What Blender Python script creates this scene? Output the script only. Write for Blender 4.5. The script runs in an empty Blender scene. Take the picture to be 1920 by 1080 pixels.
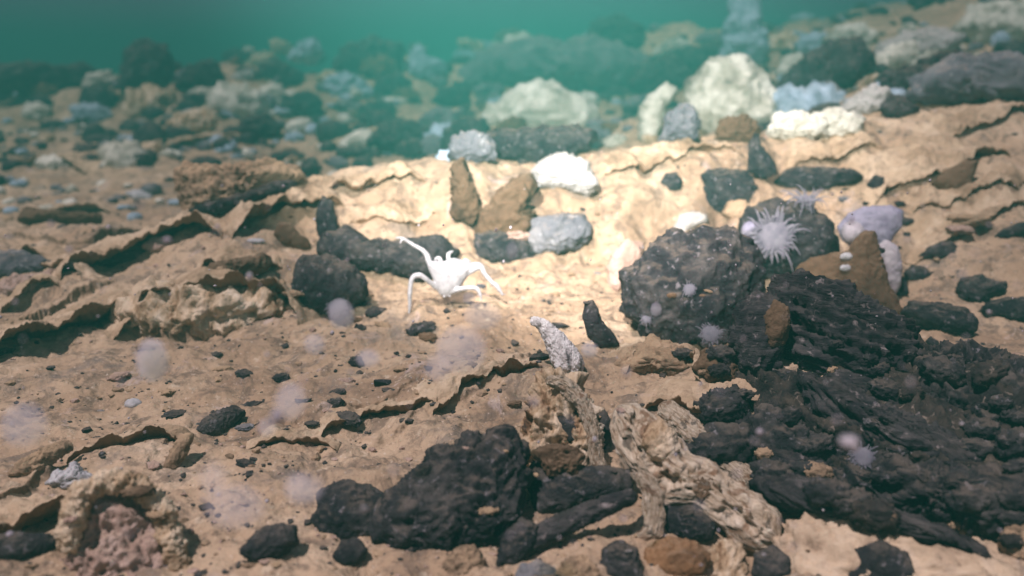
import bpy, bmesh, math, random
import numpy as np
from mathutils import Vector, Matrix, noise as mnoise
from mathutils.bvhtree import BVHTree

S = bpy.context.scene
COL = S.collection
R = math.radians
rng = np.random.default_rng(7)
random.seed(7)

# ------------------------------------------------------------------ camera, water light, lamp
CAM = np.array([0.0, 0.0, 0.60])
PITCH = R(15.0)
FPX = 1598.0
cam_d = bpy.data.cameras.new('camera')
cam = bpy.data.objects.new('camera', cam_d); COL.objects.link(cam)
cam.location = CAM.tolist(); cam.rotation_euler = (R(90) - PITCH, 0, 0)
cam_d.sensor_width = 36.0; cam_d.lens = 36.0 * FPX / 1920.0
cam_d.clip_start = 0.02; cam_d.clip_end = 120
cam_d.dof.use_dof = True; cam_d.dof.focus_distance = 1.40; cam_d.dof.aperture_fstop = 2.3
S.camera = cam

W = bpy.data.worlds.new('World'); S.world = W; W.use_nodes = True
bg = W.node_tree.nodes['Background']
bg.inputs['Color'].default_value = (0.42, 0.32, 0.54, 1); bg.inputs['Strength'].default_value = 0.34

sun_d = bpy.data.lights.new('sun', 'SUN'); sun_d.energy = 4.3; sun_d.angle = R(2.0); sun_d.color = (1.0, 0.865, 0.865)
sun = bpy.data.objects.new('sun', sun_d); COL.objects.link(sun)
SUN_DIR = Vector((0.30, 0.28, -0.90)).normalized()      # direction the light travels
sun.rotation_euler = SUN_DIR.to_track_quat('-Z', 'Y').to_euler()

# the vehicle's floodlight that makes the bright pool on the sand ridge
spot_d = bpy.data.lights.new('floodlight', 'SPOT'); spot_d.energy = 1700; spot_d.spot_size = R(44); spot_d.spot_blend = 1.0
spot_d.color = (1.0, 0.94, 0.88); spot_d.shadow_soft_size = 0.03
spot = bpy.data.objects.new('floodlight', spot_d); COL.objects.link(spot)
spot.location = (-0.35, 0.1, 1.35)
spot.rotation_euler = (Vector((0.34, 3.1, 0.24)) - Vector(spot.location)).to_track_quat('-Z', 'Y').to_euler()

S.view_settings.view_transform = 'Standard'; S.view_settings.look = 'None'
S.view_settings.exposure = 0.15; S.view_settings.gamma = 1.0
S.render.engine = 'CYCLES'
S.cycles.use_denoising = True
S.cycles.max_bounces = 5; S.cycles.diffuse_bounces = 3; S.cycles.volume_bounces = 1
S.cycles.transparent_max_bounces = 16
S.cycles.caustics_reflective = False; S.cycles.caustics_refractive = False

# ------------------------------------------------------------------ noise
def _perm(seed):
    return np.random.default_rng(seed).permutation(256).astype(np.int64)
_P = {}
def perlin(p, seed=0):
    if seed not in _P:
        pr = _perm(seed); g = np.random.default_rng(seed + 999).normal(size=(256, 3)); g /= np.linalg.norm(g, axis=1)[:, None]
        _P[seed] = (np.concatenate([pr, pr]), g)
    pr, g = _P[seed]
    i = np.floor(p).astype(np.int64); f = p - i; i &= 255
    u = f * f * f * (f * (f * 6 - 15) + 10)
    out = 0
    for dx in (0, 1):
        wx = u[:, 0] if dx else 1 - u[:, 0]
        a = pr[(i[:, 0] + dx) & 255]
        for dy in (0, 1):
            wy = u[:, 1] if dy else 1 - u[:, 1]
            b = pr[(a + i[:, 1] + dy) & 255]
            for dz in (0, 1):
                wz = u[:, 2] if dz else 1 - u[:, 2]
                h = pr[(b + i[:, 2] + dz) & 255]
                gv = g[h]
                d = gv[:, 0] * (f[:, 0] - dx) + gv[:, 1] * (f[:, 1] - dy) + gv[:, 2] * (f[:, 2] - dz)
                out = out + wx * wy * wz * d
    return out * 1.5
def fbm(p, octv=4, seed=0, ridged=False, gain=0.5):
    s = 0; a = 1.0; q = p
    for k in range(octv):
        n = perlin(q, seed + k)
        s = s + a * ((0.5 - np.abs(n)) if ridged else n)
        a *= gain; q = q * 2.03 + 7.1
    return s
def sstep(a, b, x):
    t = np.clip((x - a) / (b - a), 0, 1); return t * t * (3 - 2 * t)

# ------------------------------------------------------------------ photo pixel -> ray
CP, SP = math.cos(PITCH), math.sin(PITCH)
def ray(px, py):
    a = (px - 960.0) / FPX; b = (540.0 - py) / FPX
    return np.array([a, CP + b * SP, -SP + b * CP])      # unit depth along the view axis
def on_z(px, py, z=0.0):
    d = ray(px, py); return CAM + d * ((z - CAM[2]) / d[2])
def on_y(px, py, y):
    d = ray(px, py); return CAM + d * (y / d[1])

# ------------------------------------------------------------------ seabed height
CREST = [(-600, 420, 2.375), (100, 405, 2.312), (330, 392, 2.375), (480, 378, 2.438), (640, 345, 2.625), (850, 297, 2.750), (1000, 312, 2.750),
         (1200, 288, 2.812), (1400, 262, 2.875), (1600, 238, 3.062), (1800, 186, 3.250), (2000, 170, 3.375), (2600, 150, 3.625)]
_c = np.array([on_y(*c) for c in CREST])
_c[0, 2] = 0.04; _c[1, 2] = 0.05; _c[2, 2] = 0.085
BUMPS = []   # x, y, height, rx, ry
def bump(px, py, h, rx, ry): p = on_z(px, py); BUMPS.append((p[0], p[1], h, rx, ry))
bump(1080, 735, .045, .16, .12); bump(1400, 800, .05, .25, .2); bump(1650, 780, .06, .3, .2); bump(800, 930, .02, .2, .08)
bump(1330, 560, .03, .15, .12)
def bump_y(px, y, h, rx, ry): d = ray(px, 300); BUMPS.append((d[0] / d[1] * y, y, h, rx, ry))
bump_y(900, 5.00, 0.18, 0.75, 0.50); bump_y(1250, 4.50, 0.25, 0.62, 0.44); bump_y(1450, 4.00, 0.23, 0.62, 0.44); bump_y(620, 5.75, 0.14, 0.88, 0.50)
bump_y(1750, 5.25, 0.29, 1.00, 0.62); bump_y(250, 8.12, 0.23, 1.12, 0.62); bump_y(1000, 7.00, 0.25, 1.25, 0.75)
bump_y(60, 9.0, .42, 1.4, .8); bump_y(420, 8.0, .34, 1.0, .7); bump_y(760, 8.6, .50, 1.3, .8); bump_y(1150, 9.0, .62, 1.4, .8)
bump_y(150, 4.50, 0.07, 0.62, 0.31); bump_y(480, 4.00, 0.06, 0.56, 0.25)
# ledges: (pixel line on the lower side, height, width of backward fade, overhang)
LEDGES_PX = [
    ([(-150, 668), (0, 643), (60, 622), (150, 592), (240, 572)], .055, .34, .030, 0.0),
    ([(205, 622), (300, 640), (420, 626), (500, 600), (565, 588)], .060, .32, .016, 0.0),
    ([(120, 496), (220, 480), (300, 452), (400, 424), (480, 402), (620, 372)], .070, .50, .04, .02),
    ([(565, 808), (640, 790), (700, 780), (800, 752), (840, 740)], .016, .14, .012, 0.0),
    ([(-150, 1040), (0, 990), (130, 925)], .045, .24, .02, 0.0),
    ([(270, 935), (300, 905), (345, 835), (420, 800)], .014, .14, .008, 0.0),
    ([(1680, 468), (1800, 427), (1920, 388), (2050, 350)], .018, .25, .014, .05),
    ([(1620, 395), (1700, 345), (1790, 312), (1850, 290), (1960, 270)], .065, .45, .03, .1),
    ([(-100, 470), (30, 462), (110, 485), (170, 510)], .035, .35, .02, .02),
    ([(470, 830), (560, 800), (700, 840), (820, 800), (960, 700)], .022, .3, .010, 0.0),
    ([(840, 770), (930, 740), (1010, 690)], .028, .25, .012, 0.02),
    ([(60, 620), (130, 612), (240, 632)], .012, .2, .006, 0.0),
    ([(1700, 620), (1800, 600), (1940, 605)], .010, .2, .006, .0),
]
LEDGES = []
for pl, h, L, ov, z in LEDGES_PX:
    LEDGES.append((np.array([on_z(a, b, z)[:2] for a, b in pl]), h, L, ov))
def ledge_sd(P, x, y):
    best = np.full(x.shape, 1e9); sd = np.zeros(x.shape); al = np.zeros(x.shape)
    n = len(P) - 1
    for k in range(n):
        a, b = P[k], P[k + 1]; e = b - a; L2 = e @ e
        t0 = ((x - a[0]) * e[0] + (y - a[1]) * e[1]) / L2
        t = np.clip(t0, 0, 1)
        dx = x - (a[0] + t * e[0]); dy = y - (a[1] + t * e[1])
        d = np.hypot(dx, dy); m = d < best
        s = np.sign(e[0] * (y - a[1]) - e[1] * (x - a[0]))
        best = np.where(m, d, best); sd = np.where(m, s * d, sd); al = np.where(m, (k + t) / n, al)
        if k == 0: pass
    return sd, al
PLROT = np.array([[math.cos(.45), -math.sin(.45), 0], [math.sin(.45), math.cos(.45), 0], [0, 0, 1.0]])
def H(x, y, detail=True, want_shift=False):
    yc = np.interp(x, _c[:, 0], _c[:, 1]); zc = np.interp(x, _c[:, 0], _c[:, 2])
    p3 = np.stack([x, y, np.zeros_like(x)], 1)
    wob = fbm(p3 * 5.0, 3, 11)
    s = y - yc + wob * 0.07
    front = sstep(-0.62, 0.0, s / (1 + 1.1 * sstep(.7, 1.5, x))) ** 0.85
    back = 1 - sstep(0.0, 0.52 + 0.6 * sstep(0.8, 1.6, x), s) * (1 - 0.45 * sstep(0.9, 1.7, x))
    z = zc * front * back
    far = sstep(3.1, 5.2, y); slope = sstep(4.0, 8.0, y)
    z = z + 0.95 * sstep(0.2, 5.0, x) * slope * (1 - sstep(11, 24, y))
    for bx, by, h, rx, ry in BUMPS:
        z = z + h * np.exp(-((x - bx) / rx) ** 2 - ((y - by) / ry) ** 2)
    z = z + fbm(p3 * 1.3, 2, 3) * 0.03 * (1 + 2.0 * far) + wob * 0.012
    rgd = fbm(p3 * np.array([3.0, 6.5, 1.0]) + p3[:, [1, 0, 2]] * np.array([-1.6, 1.6, 0]), 4, 23, True)
    z = z + rgd * 0.020
    pl = fbm(p3 @ PLROT * np.array([3.2, 8.0, 1.0]) + 3.7, 4, 91, False, .42)
    for th in (-.45, -.2, .05, .28, .5):
        z = z + 0.0045 * sstep(th - .02, th + .05, pl + .06 * wob)
    sx = np.zeros_like(x); sy = np.zeros_like(x)
    if detail:
        near = 1 - sstep(3.0, 6.0, y)
        wl = fbm(p3 * 14.0, 3, 31) * 0.022 + fbm(p3 * 45.0, 2, 37) * 0.006
        for P, h, L, ov in LEDGES:
            sd, al = ledge_sd(P, x, y)
            env = sstep(0, 0.12, al) * (1 - sstep(0.85, 1, al))
            w = sd + wl
            up = sstep(-0.006, 0.008, w)
            z = z + .45 * env * h * (up * (1 - sstep(0.0, L, w)) - 0.15 * sstep(-0.05, -0.004, w) * (1 - up))
            if want_shift:
                lip = .5 * env * ov * sstep(-0.002, 0.010, w) * (1 - sstep(0.012, 0.05, w))
                e = P[-1] - P[0]; e = e / np.linalg.norm(e); 
                sx = sx + e[1] * lip; sy = sy - e[0] * lip
        z = z + fbm(p3 * 22.0, 3, 41, True) * 0.0060 + fbm(p3 * 9.0, 3, 47) * 0.011
        z = z + np.abs(fbm(p3 * 60.0, 2, 53)) * 0.0030 * near
    if want_shift: return z, sx, sy
    return z
_T = np.geomspace(0.5, 40, 900)
BVHS = []
def at(px, py, rocks=True):
    d = ray(px, py); pts = CAM + d[None] * _T[:, None]
    hz = H(pts[:, 0], pts[:, 1]); below = np.nonzero(pts[:, 2] < hz)[0]
    t = _T[below[0]] if len(below) else 12.0
    nrm = np.array([0, 0, 1.0])
    if rocks:
        dl = np.linalg.norm(d); u = Vector((d / dl).tolist())
        for b in BVHS:
            h = b.ray_cast(Vector(CAM.tolist()), u)
            if h[0] is not None and h[3] / dl < t:
                t = h[3] / dl; nrm = np.array(h[1])
    return CAM + d * t, nrm, t
def ground(x, y): return float(H(np.array([x]), np.array([y]))[0])

# ------------------------------------------------------------------ materials
def nodes_of(m):
    m.use_nodes = True; nt = m.node_tree; nt.nodes.clear(); return nt
class NB:
    def __init__(s, name):
        s.m = bpy.data.materials.new(name); s.nt = nodes_of(s.m); s.N = s.nt.nodes; s.L = s.nt.links
        s.out = s.N.new('ShaderNodeOutputMaterial'); s.geo = s.N.new('ShaderNodeNewGeometry')
    def noise(s, scale, detail=5, rough=0.6, dist=0.0, vec=None):
        n = s.N.new('ShaderNodeTexNoise'); n.inputs['Scale'].default_value = scale; n.inputs['Detail'].default_value = detail
        n.inputs['Roughness'].default_value = rough; n.inputs['Distortion'].default_value = dist
        s.L.new(vec or s.geo.outputs['Position'], n.inputs['Vector']); return n.outputs['Fac']
    def vor(s, scale, feature='F1'):
        n = s.N.new('ShaderNodeTexVoronoi'); n.feature = feature; n.inputs['Scale'].default_value = scale
        s.L.new(s.geo.outputs['Position'], n.inputs['Vector']); return n.outputs['Distance']
    def scaled(s, rot, sc):
        mp = s.N.new('ShaderNodeMapping'); mp.inputs['Rotation'].default_value = rot; mp.inputs['Scale'].default_value = sc
        s.L.new(s.geo.outputs['Position'], mp.inputs['Vector']); return mp.outputs['Vector']
    def ramp(s, fac, stops):
        r = s.N.new('ShaderNodeValToRGB'); e = r.color_ramp.elements
        while len(e) > 1: e.remove(e[0])
        e[0].position = stops[0][0]; e[0].color = (*stops[0][1], 1)
        for p, c in stops[1:]:
            x = e.new(p); x.color = (*c, 1)
        s.L.new(fac, r.inputs['Fac']); return r.outputs['Color']
    def val(s, fac, a, b, lo=0.0, hi=1.0):
        r = s.N.new('ShaderNodeMapRange'); r.interpolation_type = 'SMOOTHSTEP'
        for k, v in zip(('From Min', 'From Max', 'To Min', 'To Max'), (a, b, lo, hi)): r.inputs[k].default_value = v
        s.L.new(fac, r.inputs['Value']); return r.outputs['Result']
    def mix(s, fac, a, b):
        n = s.N.new('ShaderNodeMix'); n.data_type = 'RGBA'
        if isinstance(fac, (int, float)): n.inputs[0].default_value = fac
        else: s.L.new(fac, n.inputs[0])
        for i, c in ((6, a), (7, b)):
            if isinstance(c, tuple): n.inputs[i].default_value = (*c, 1)
            else: s.L.new(c, n.inputs[i])
        return n.outputs[2]
    def math(s, op, a, b):
        n = s.N.new('ShaderNodeMath'); n.operation = op
        for i, c in ((0, a), (1, b)):
            if isinstance(c, (int, float)): n.inputs[i].default_value = c
            else: s.L.new(c, n.inputs[i])
        return n.outputs[0]
    def upness(s, a, b):
        x = s.N.new('ShaderNodeSeparateXYZ'); s.L.new(s.geo.outputs['Normal'], x.inputs[0]); return s.val(x.outputs['Z'], a, b)
    def surf(s, col, rough=0.85, bumps=(), sss=0.0, spec=0.25, trans=0.0):
        b = s.N.new('ShaderNodeBsdfPrincipled'); s.L.new(b.outputs[0], s.out.inputs['Surface'])
        if isinstance(col, tuple): b.inputs['Base Color'].default_value = (*col, 1)
        else: s.L.new(col, b.inputs['Base Color'])
        b.inputs['Roughness'].default_value = rough; b.inputs['Specular IOR Level'].default_value = spec
        if sss:
            b.inputs['Subsurface Weight'].default_value = sss; b.inputs['Subsurface Radius'].default_value = (.01, .008, .01)
        prev = None
        for h, st, dist in bumps:
            n = s.N.new('ShaderNodeBump'); n.inputs['Strength'].default_value = st; n.inputs['Distance'].default_value = dist
            s.L.new(h, n.inputs['Height'])
            if prev: s.L.new(prev, n.inputs['Normal'])
            prev = n.outputs['Normal']
        if prev: s.L.new(prev, b.inputs['Normal'])
        return s.m
SAND = (.42, .31, .215)
def rock_mat(name, stops, scale=9, dust=0.0, dustcol=SAND, dlo=.55, dhi=.95, speck=None, speck_amt=.0, streak=None, bs=.6, spec=.25, rough=.85):
    n = NB(name)
    vec = n.scaled(*streak) if streak else None
    c = n.ramp(n.noise(scale, 8, .68, .6, vec), stops)
    if speck:
        f = n.math('MULTIPLY', n.val(n.noise(scale * 4.2, 5, .6, .5), .62 - speck_amt, .74 - speck_amt), .75)
        c = n.mix(f, c, speck)
    if dust:
        f = n.math('MULTIPLY', n.math('MULTIPLY', n.upness(dlo, dhi), n.val(n.noise(26, 5, .6), .36, .62)), dust)
        c = n.mix(f, c, dustcol)
    return n.surf(c, rough, ((n.noise(scale * 3, 6, .65, .3, vec), bs, .012), (n.noise(220, 4, .6), .5, .002)), spec=spec)
M = {}
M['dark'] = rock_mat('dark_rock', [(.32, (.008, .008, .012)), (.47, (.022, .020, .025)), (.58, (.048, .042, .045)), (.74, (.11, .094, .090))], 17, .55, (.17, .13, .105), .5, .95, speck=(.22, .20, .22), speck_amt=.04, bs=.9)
M['layered'] = rock_mat('layered_dark_rock', [(.32, (.008, .007, .010)), (.48, (.028, .024, .030)), (.60, (.060, .052, .056)), (.76, (.13, .11, .105))], 13, .22, (.20, .16, .14), .5, .95, speck=(.32, .27, .27), speck_amt=.03, streak=((0, R(28), R(12)), (.35, 1.0, 3.2)), bs=.8)
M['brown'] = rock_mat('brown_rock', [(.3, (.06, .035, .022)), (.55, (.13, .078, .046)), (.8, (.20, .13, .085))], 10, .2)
M['grey'] = rock_mat('grey_rock', [(.3, (.06, .06, .075)), (.5, (.13, .13, .15)), (.75, (.24, .23, .24))], 9, .3, speck=(.4, .4, .42), speck_amt=.03)
M['crust'] = rock_mat('sandy_crust', [(.28, (.09, .060, .042)), (.42, (.22, .150, .10)), (.58, (.42, .29, .19)), (.8, (.60, .45, .33))], 16, .75, (.46, .32, .20), .35, .85, bs=.9)
M['pale'] = rock_mat('pale_crust', [(.33, (.03, .024, .026)), (.40, (.20, .105, .055)), (.46, (.42, .29, .18)), (.56, (.66, .52, .38)), (.70, (.80, .68, .56))], 12, .35, (.55, .42, .29), streak=((0, R(35), R(-35)), (1.8, .8, .8)), bs=1.0)
M['sheet'] = rock_mat('smooth_pale_sheet', [(.30, (.14, .10, .075)), (.42, (.40, .29, .205)), (.52, (.52, .395, .285)), (.7, (.66, .53, .41))], 14, .3, (.55, .41, .27))
M['orange'] = rock_mat('rusty_rock', [(.3, (.05, .03, .022)), (.5, (.20, .105, .05)), (.75, (.36, .20, .10))], 13, .2)
M['white'] = rock_mat('white_stone', [(.30, (.20, .18, .17)), (.42, (.33, .31, .30)), (.6, (.46, .44, .435))], 10, .2, (.6, .5, .38), bs=.8)
M['cream'] = rock_mat('cream_boulder', [(.30, (.12, .11, .095)), (.42, (.38, .36, .30)), (.52, (.60, .58, .51)), (.7, (.82, .81, .74))], 6, .3, (.62, .57, .46), bs=1.0)
M['bluegrey'] = rock_mat('blue_grey_stone', [(.3, (.12, .16, .20)), (.48, (.28, .36, .45)), (.66, (.46, .56, .68))], 14, .2, (.35, .33, .28))
M['pink'] = rock_mat('pinkish_fragment', [(.3, (.24, .15, .12)), (.5, (.42, .29, .24)), (.75, (.56, .45, .41))], 20, .3, bs=.8)
M['brownlayer'] = rock_mat('brown_dark_bedrock', [(.30, (.009, .008, .010)), (.48, (.024, .020, .022)), (.60, (.055, .042, .036)), (.76, (.12, .088, .068))], 15, .25, (.16, .115, .085), .4, .95, speck=(.3, .24, .2), speck_amt=.04, bs=.9)
n = NB('white_shell_skin'); M['shell'] = n.surf(n.ramp(n.noise(60, 4), [(.3, (.30, .29, .31)), (.6, (.44, .43, .45))]), .5, ((n.noise(140, 4), .3, .003),), sss=.15)
n = NB('lilac_flesh'); M['lilac'] = n.surf(n.ramp(n.noise(40, 5), [(.3, (.18, .165, .235)), (.65, (.30, .28, .36))]), .6, ((n.noise(90, 4), .4, .004),), sss=.3)
n = NB('anemone_flesh'); c = n.ramp(n.noise(60, 4), [(.3, (.26, .245, .31)), (.65, (.42, .40, .46))])
n.surf(c, .6, (), sss=.3)
pb = [q for q in n.N if q.type == 'BSDF_PRINCIPLED'][0]; tl = n.N.new('ShaderNodeBsdfTranslucent'); tr = n.N.new('ShaderNodeBsdfTransparent'); m1 = n.N.new('ShaderNodeMixShader'); m2 = n.N.new('ShaderNodeMixShader')
n.L.new(c, tl.inputs['Color']); m1.inputs[0].default_value = .4; n.L.new(pb.outputs[0], m1.inputs[1]); n.L.new(tl.outputs[0], m1.inputs[2])
m2.inputs[0].default_value = .42; n.L.new(m1.outputs[0], m2.inputs[1]); n.L.new(tr.outputs[0], m2.inputs[2]); n.L.new(m2.outputs[0], n.out.inputs['Surface']); M['anemone'] = n.m
n = NB('pale_lilac_flesh'); M['palelilac'] = n.surf(n.ramp(n.noise(25, 5), [(.3, (.28, .245, .29)), (.65, (.44, .40, .43))]), .6, ((n.noise(70, 4), .4, .004),), sss=.3)
n = NB('white_fluted_skin'); vv = n.scaled((0, R(-40), 0), (2.6, 1.0, .5))
M['fluted'] = n.surf(n.ramp(n.noise(26, 6, .6, .5, vv), [(.30, (.12, .10, .11)), (.40, (.50, .46, .46)), (.55, (.76, .72, .72))]), .7, ((n.noise(30, 6, .6, .3, vv), .8, .008),))
n = NB('broken_crust_sheet')
c = n.ramp(n.noise(9, 8, .68, .5), [(.30, (.24, .16, .10)), (.46, (.42, .30, .20)), (.60, (.54, .41, .29)), (.78, (.68, .55, .43))])
c = n.mix(n.math('MULTIPLY', n.val(n.noise(24, 7, .7, .5), .50, .66), .65), c, (.15, .10, .07))
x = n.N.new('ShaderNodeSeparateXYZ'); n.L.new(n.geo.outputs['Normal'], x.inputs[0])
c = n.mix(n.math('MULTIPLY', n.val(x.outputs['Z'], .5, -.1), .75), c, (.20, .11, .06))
M['crustsheet'] = n.surf(c, .9, ((n.noise(38, 6, .65), .6, .012), (n.noise(160, 5, .65), .6, .004)), spec=.2)
n = NB('fibrous_pale_crust')
at_n = n.N.new('ShaderNodeAttribute'); at_n.attribute_name = 'flow'
mp = n.N.new('ShaderNodeMapping'); mp.inputs['Scale'].default_value = (.55, 3.4, 3.4); n.L.new(at_n.outputs['Vector'], mp.inputs['Vector'])
fb = n.noise(1.7, 8, .7, .4, mp.outputs['Vector'])
c = n.ramp(fb, [(.28, (.05, .036, .03)), (.36, (.24, .15, .10)), (.43, (.50, .37, .26)), (.53, (.70, .57, .44)), (.70, (.82, .72, .61))])
bl = n.noise(1.1, 5, .6, .3, at_n.outputs['Vector'])
c = n.mix(n.math('MULTIPLY', n.val(bl, .53, .64), .75), c, (.22, .10, .045))
c = n.mix(n.math('MULTIPLY', n.val(bl, .43, .36), .7), c, (.06, .048, .045))
M['fibre'] = n.surf(c, .85, ((fb, .9, .012), (n.noise(90, 5, .65), .5, .004)))
# seabed sediment
n = NB('seabed_sediment')
c = n.ramp(n.noise(3.2, 7, .62, .4), [(.30, (.21, .135, .094)), (.44, (.38, .26, .172)), (.58, (.49, .355, .245)), (.76, (.64, .50, .375))])
c = n.mix(n.math('MULTIPLY', n.val(n.noise(17, 8, .72, .7), .47, .62), .72), c, (.13, .092, .072))
c = n.mix(n.math('MULTIPLY', n.val(n.noise(5.5, 8, .7, .6), .54, .66), .6), c, (.16, .135, .125))
c = n.mix(n.math('MULTIPLY', n.val(n.noise(8.5, 8, .7, .9), .58, .68), .55), c, (.50, .40, .38))
c = n.mix(n.math('MULTIPLY', n.val(n.noise(46, 5, .6), .60, .70), .55), c, (.62, .50, .38))
c = n.mix(n.math('MULTIPLY', n.val(n.noise(75, 6, .7), .57, .68), .7), c, (.10, .07, .055))
c = n.mix(n.math('MULTIPLY', n.val(n.noise(130, 5, .7), .60, .68), .6), c, (.66, .55, .46))
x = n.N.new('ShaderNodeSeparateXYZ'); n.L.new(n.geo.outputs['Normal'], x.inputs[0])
c = n.mix(n.math('MULTIPLY', n.val(x.outputs['Z'], .75, .15), .7), c, (.10, .062, .04))      # shade on the steep ledge faces, painted into the colour
M['sand'] = n.surf(c, .9, ((n.noise(38, 6, .65), .55, .012), (n.noise(160, 5, .65), .6, .004), (n.noise(420, 3, .6), .5, .0015)), spec=.2)

# ------------------------------------------------------------------ object helpers
def tag(o, label, cat, group=None, kind=None):
    if label: o['label'] = label
    if cat: o['category'] = cat
    if group: o['group'] = group
    o['kind'] = kind or 'thing'
    return o
def mesh_obj(name, V, F, mat, loc=None, parent=None, bvh=False, smooth=True):
    V = np.asarray(V, float)
    if loc is None: loc = np.array([V[:, 0].mean(), V[:, 1].mean(), V[:, 2].min()])
    me = bpy.data.meshes.new(name)
    me.from_pydata((V - loc).tolist(), [], F.tolist() if hasattr(F, 'tolist') else F); me.update()
    if smooth: me.polygons.foreach_set('use_smooth', np.ones(len(me.polygons), bool))
    me.materials.append(mat)
    o = bpy.data.objects.new(name, me); COL.objects.link(o)
    if parent is not None:
        o.parent = parent; o.location = (Vector(loc.tolist()) - parent.location)
    else: o.location = loc.tolist()
    if bvh: BVHS.append(BVHTree.FromPolygons(V.tolist(), F.tolist() if hasattr(F, 'tolist') else F))
    return o
_ICO = {}
def ico(sub):
    if sub not in _ICO:
        bm = bmesh.new(); bmesh.ops.create_icosphere(bm, subdivisions=sub, radius=1)
        bm.verts.ensure_lookup_table()
        _ICO[sub] = (np.array([v.co[:] for v in bm.verts]), np.array([[v.index for v in f.verts] for f in bm.faces])); bm.free()
    return _ICO[sub]
def vnormals(V, F):
    a, b, c = V[F[:, 0]], V[F[:, 1]], V[F[:, 2]]; fn = np.cross(b - a, c - a); N = np.zeros_like(V)
    for k in range(3): np.add.at(N, F[:, k], fn)
    return N / (np.linalg.norm(N, axis=1)[:, None] + 1e-12)
def roughen(V, F, size, rough, seed, strata=None, lumps=1.0, fine=1.0):
    """displace along normals; strata=(u, v, n axes) stretches the noise along u"""
    N = vnormals(V, F); off = np.array([seed * 1.37, seed * .71, seed * 2.3])
    q = V / size
    if strata is not None:
        B = np.stack(strata); q = (q @ B.T) * np.array([.55, 2.5, 1.2])
    d = fbm(q * 2.2 + off, 3, 60) * .60 * lumps + (fbm(q * 4.5 + off, 5, 70, True, .58) - .35) * .75 * fine + fbm(q * 15 + off, 3, 80) * .16 * fine
    return V + N * (d * rough * size)[:, None]
def star_radius(poly, c, th):
    P = np.asarray(poly, float) - c; Q = np.roll(P, -1, 0); r = np.full(th.shape, 1e-6)
    dx, dy = np.cos(th), np.sin(th)
    for a, b in zip(P, Q):
        e = b - a; den = dx * e[1] - dy * e[0]
        with np.errstate(all='ignore'):
            t = (a[0] * e[1] - a[1] * e[0]) / den; s = (a[0] * dy - a[1] * dx) / den
        ok = (np.abs(den) > 1e-9) & (s >= -1e-6) & (s <= 1 + 1e-6) & (t > 0)
        r = np.where(ok & (t > r), t, r)
    return r
def frame(base, tilt, yaw=0.0):
    f = np.array([base[0] - CAM[0], base[1] - CAM[1], 0]); f /= np.linalg.norm(f)
    cy, sy = math.cos(yaw), math.sin(yaw); f = np.array([f[0] * cy - f[1] * sy, f[0] * sy + f[1] * cy, 0])
    r = np.array([f[1], -f[0], 0]); u = math.cos(tilt) * np.array([0, 0, 1.0]) + math.sin(tilt) * f
    return r, u, np.cross(r, u)        # right, up, away... (n points towards the camera or away; sign fixed below)
def on_plane(px, py, base, nn):
    d = ray(px, py); return CAM + d * (((base - CAM) @ nn) / (d @ nn))
def rock(name, label, cat, poly, mat, thick=.6, tilt=25, seed=1, rough=.16, sdir=None, group=None, base=None, dist=None, sub=5, square=.8,
         bvh=True, back=.35, lumps=1.0, drop=0.0, parent=None, onrock=False, fine=1.0):
    """a solid stone whose outline is given in photo pixels; thick = depth relative to its mean radius"""
    P = np.array(poly, float)
    c2 = P.mean(0)
    cx, cy = c2; by = P[:, 1].max()
    if base is None: base = (P[P[:, 1].argmax(), 0] * .4 + cx * .6, by)
    bp = at(base[0], min(base[1], 1075), rocks=onrock)[0] if dist is None else CAM + ray(*base) * dist
    r, u, nn = frame(bp, R(tilt))
    W3 = np.array([on_plane(a, b, bp, nn) for a, b in poly])
    c3 = W3.mean(0); Q = np.stack([(W3 - c3) @ r, (W3 - c3) @ u], 1)
    D, F = ico(sub)
    th = np.arctan2(D[:, 1], D[:, 0]); sp = np.hypot(D[:, 0], D[:, 1])
    rad = star_radius(Q, np.zeros(2), th)
    mr = np.sqrt(np.abs(np.sum(Q[:, 0] * np.roll(Q[:, 1], -1) - np.roll(Q[:, 0], -1) * Q[:, 1])) / 2 / math.pi)
    away = nn if nn @ (bp - CAM) > 0 else -nn
    k = sp ** square
    T = mr * thick
    V = c3 + away * (T * back) + np.outer(rad * k * np.cos(th), r) + np.outer(rad * k * np.sin(th), u) + np.outer(np.sign(D[:, 2]) * np.abs(D[:, 2]) ** .85 * T, away)
    if sdir is not None:
        a = R(sdir); e1 = math.cos(a) * r + math.sin(a) * u; e2 = -math.sin(a) * r + math.cos(a) * u; st = (e1, e2, away)
    else: st = None
    if away @ np.cross(r, u) < 0: F = F[:, ::-1]
    V = roughen(V, F, mr, rough, seed, st, lumps, fine)
    V[:, 2] -= drop
    o = mesh_obj(name, V, F, M[mat] if isinstance(mat, str) else mat, bvh=bvh, parent=parent)
    if parent is None: tag(o, label, cat, group)
    elif label: o['label'] = label
    return o
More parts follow.
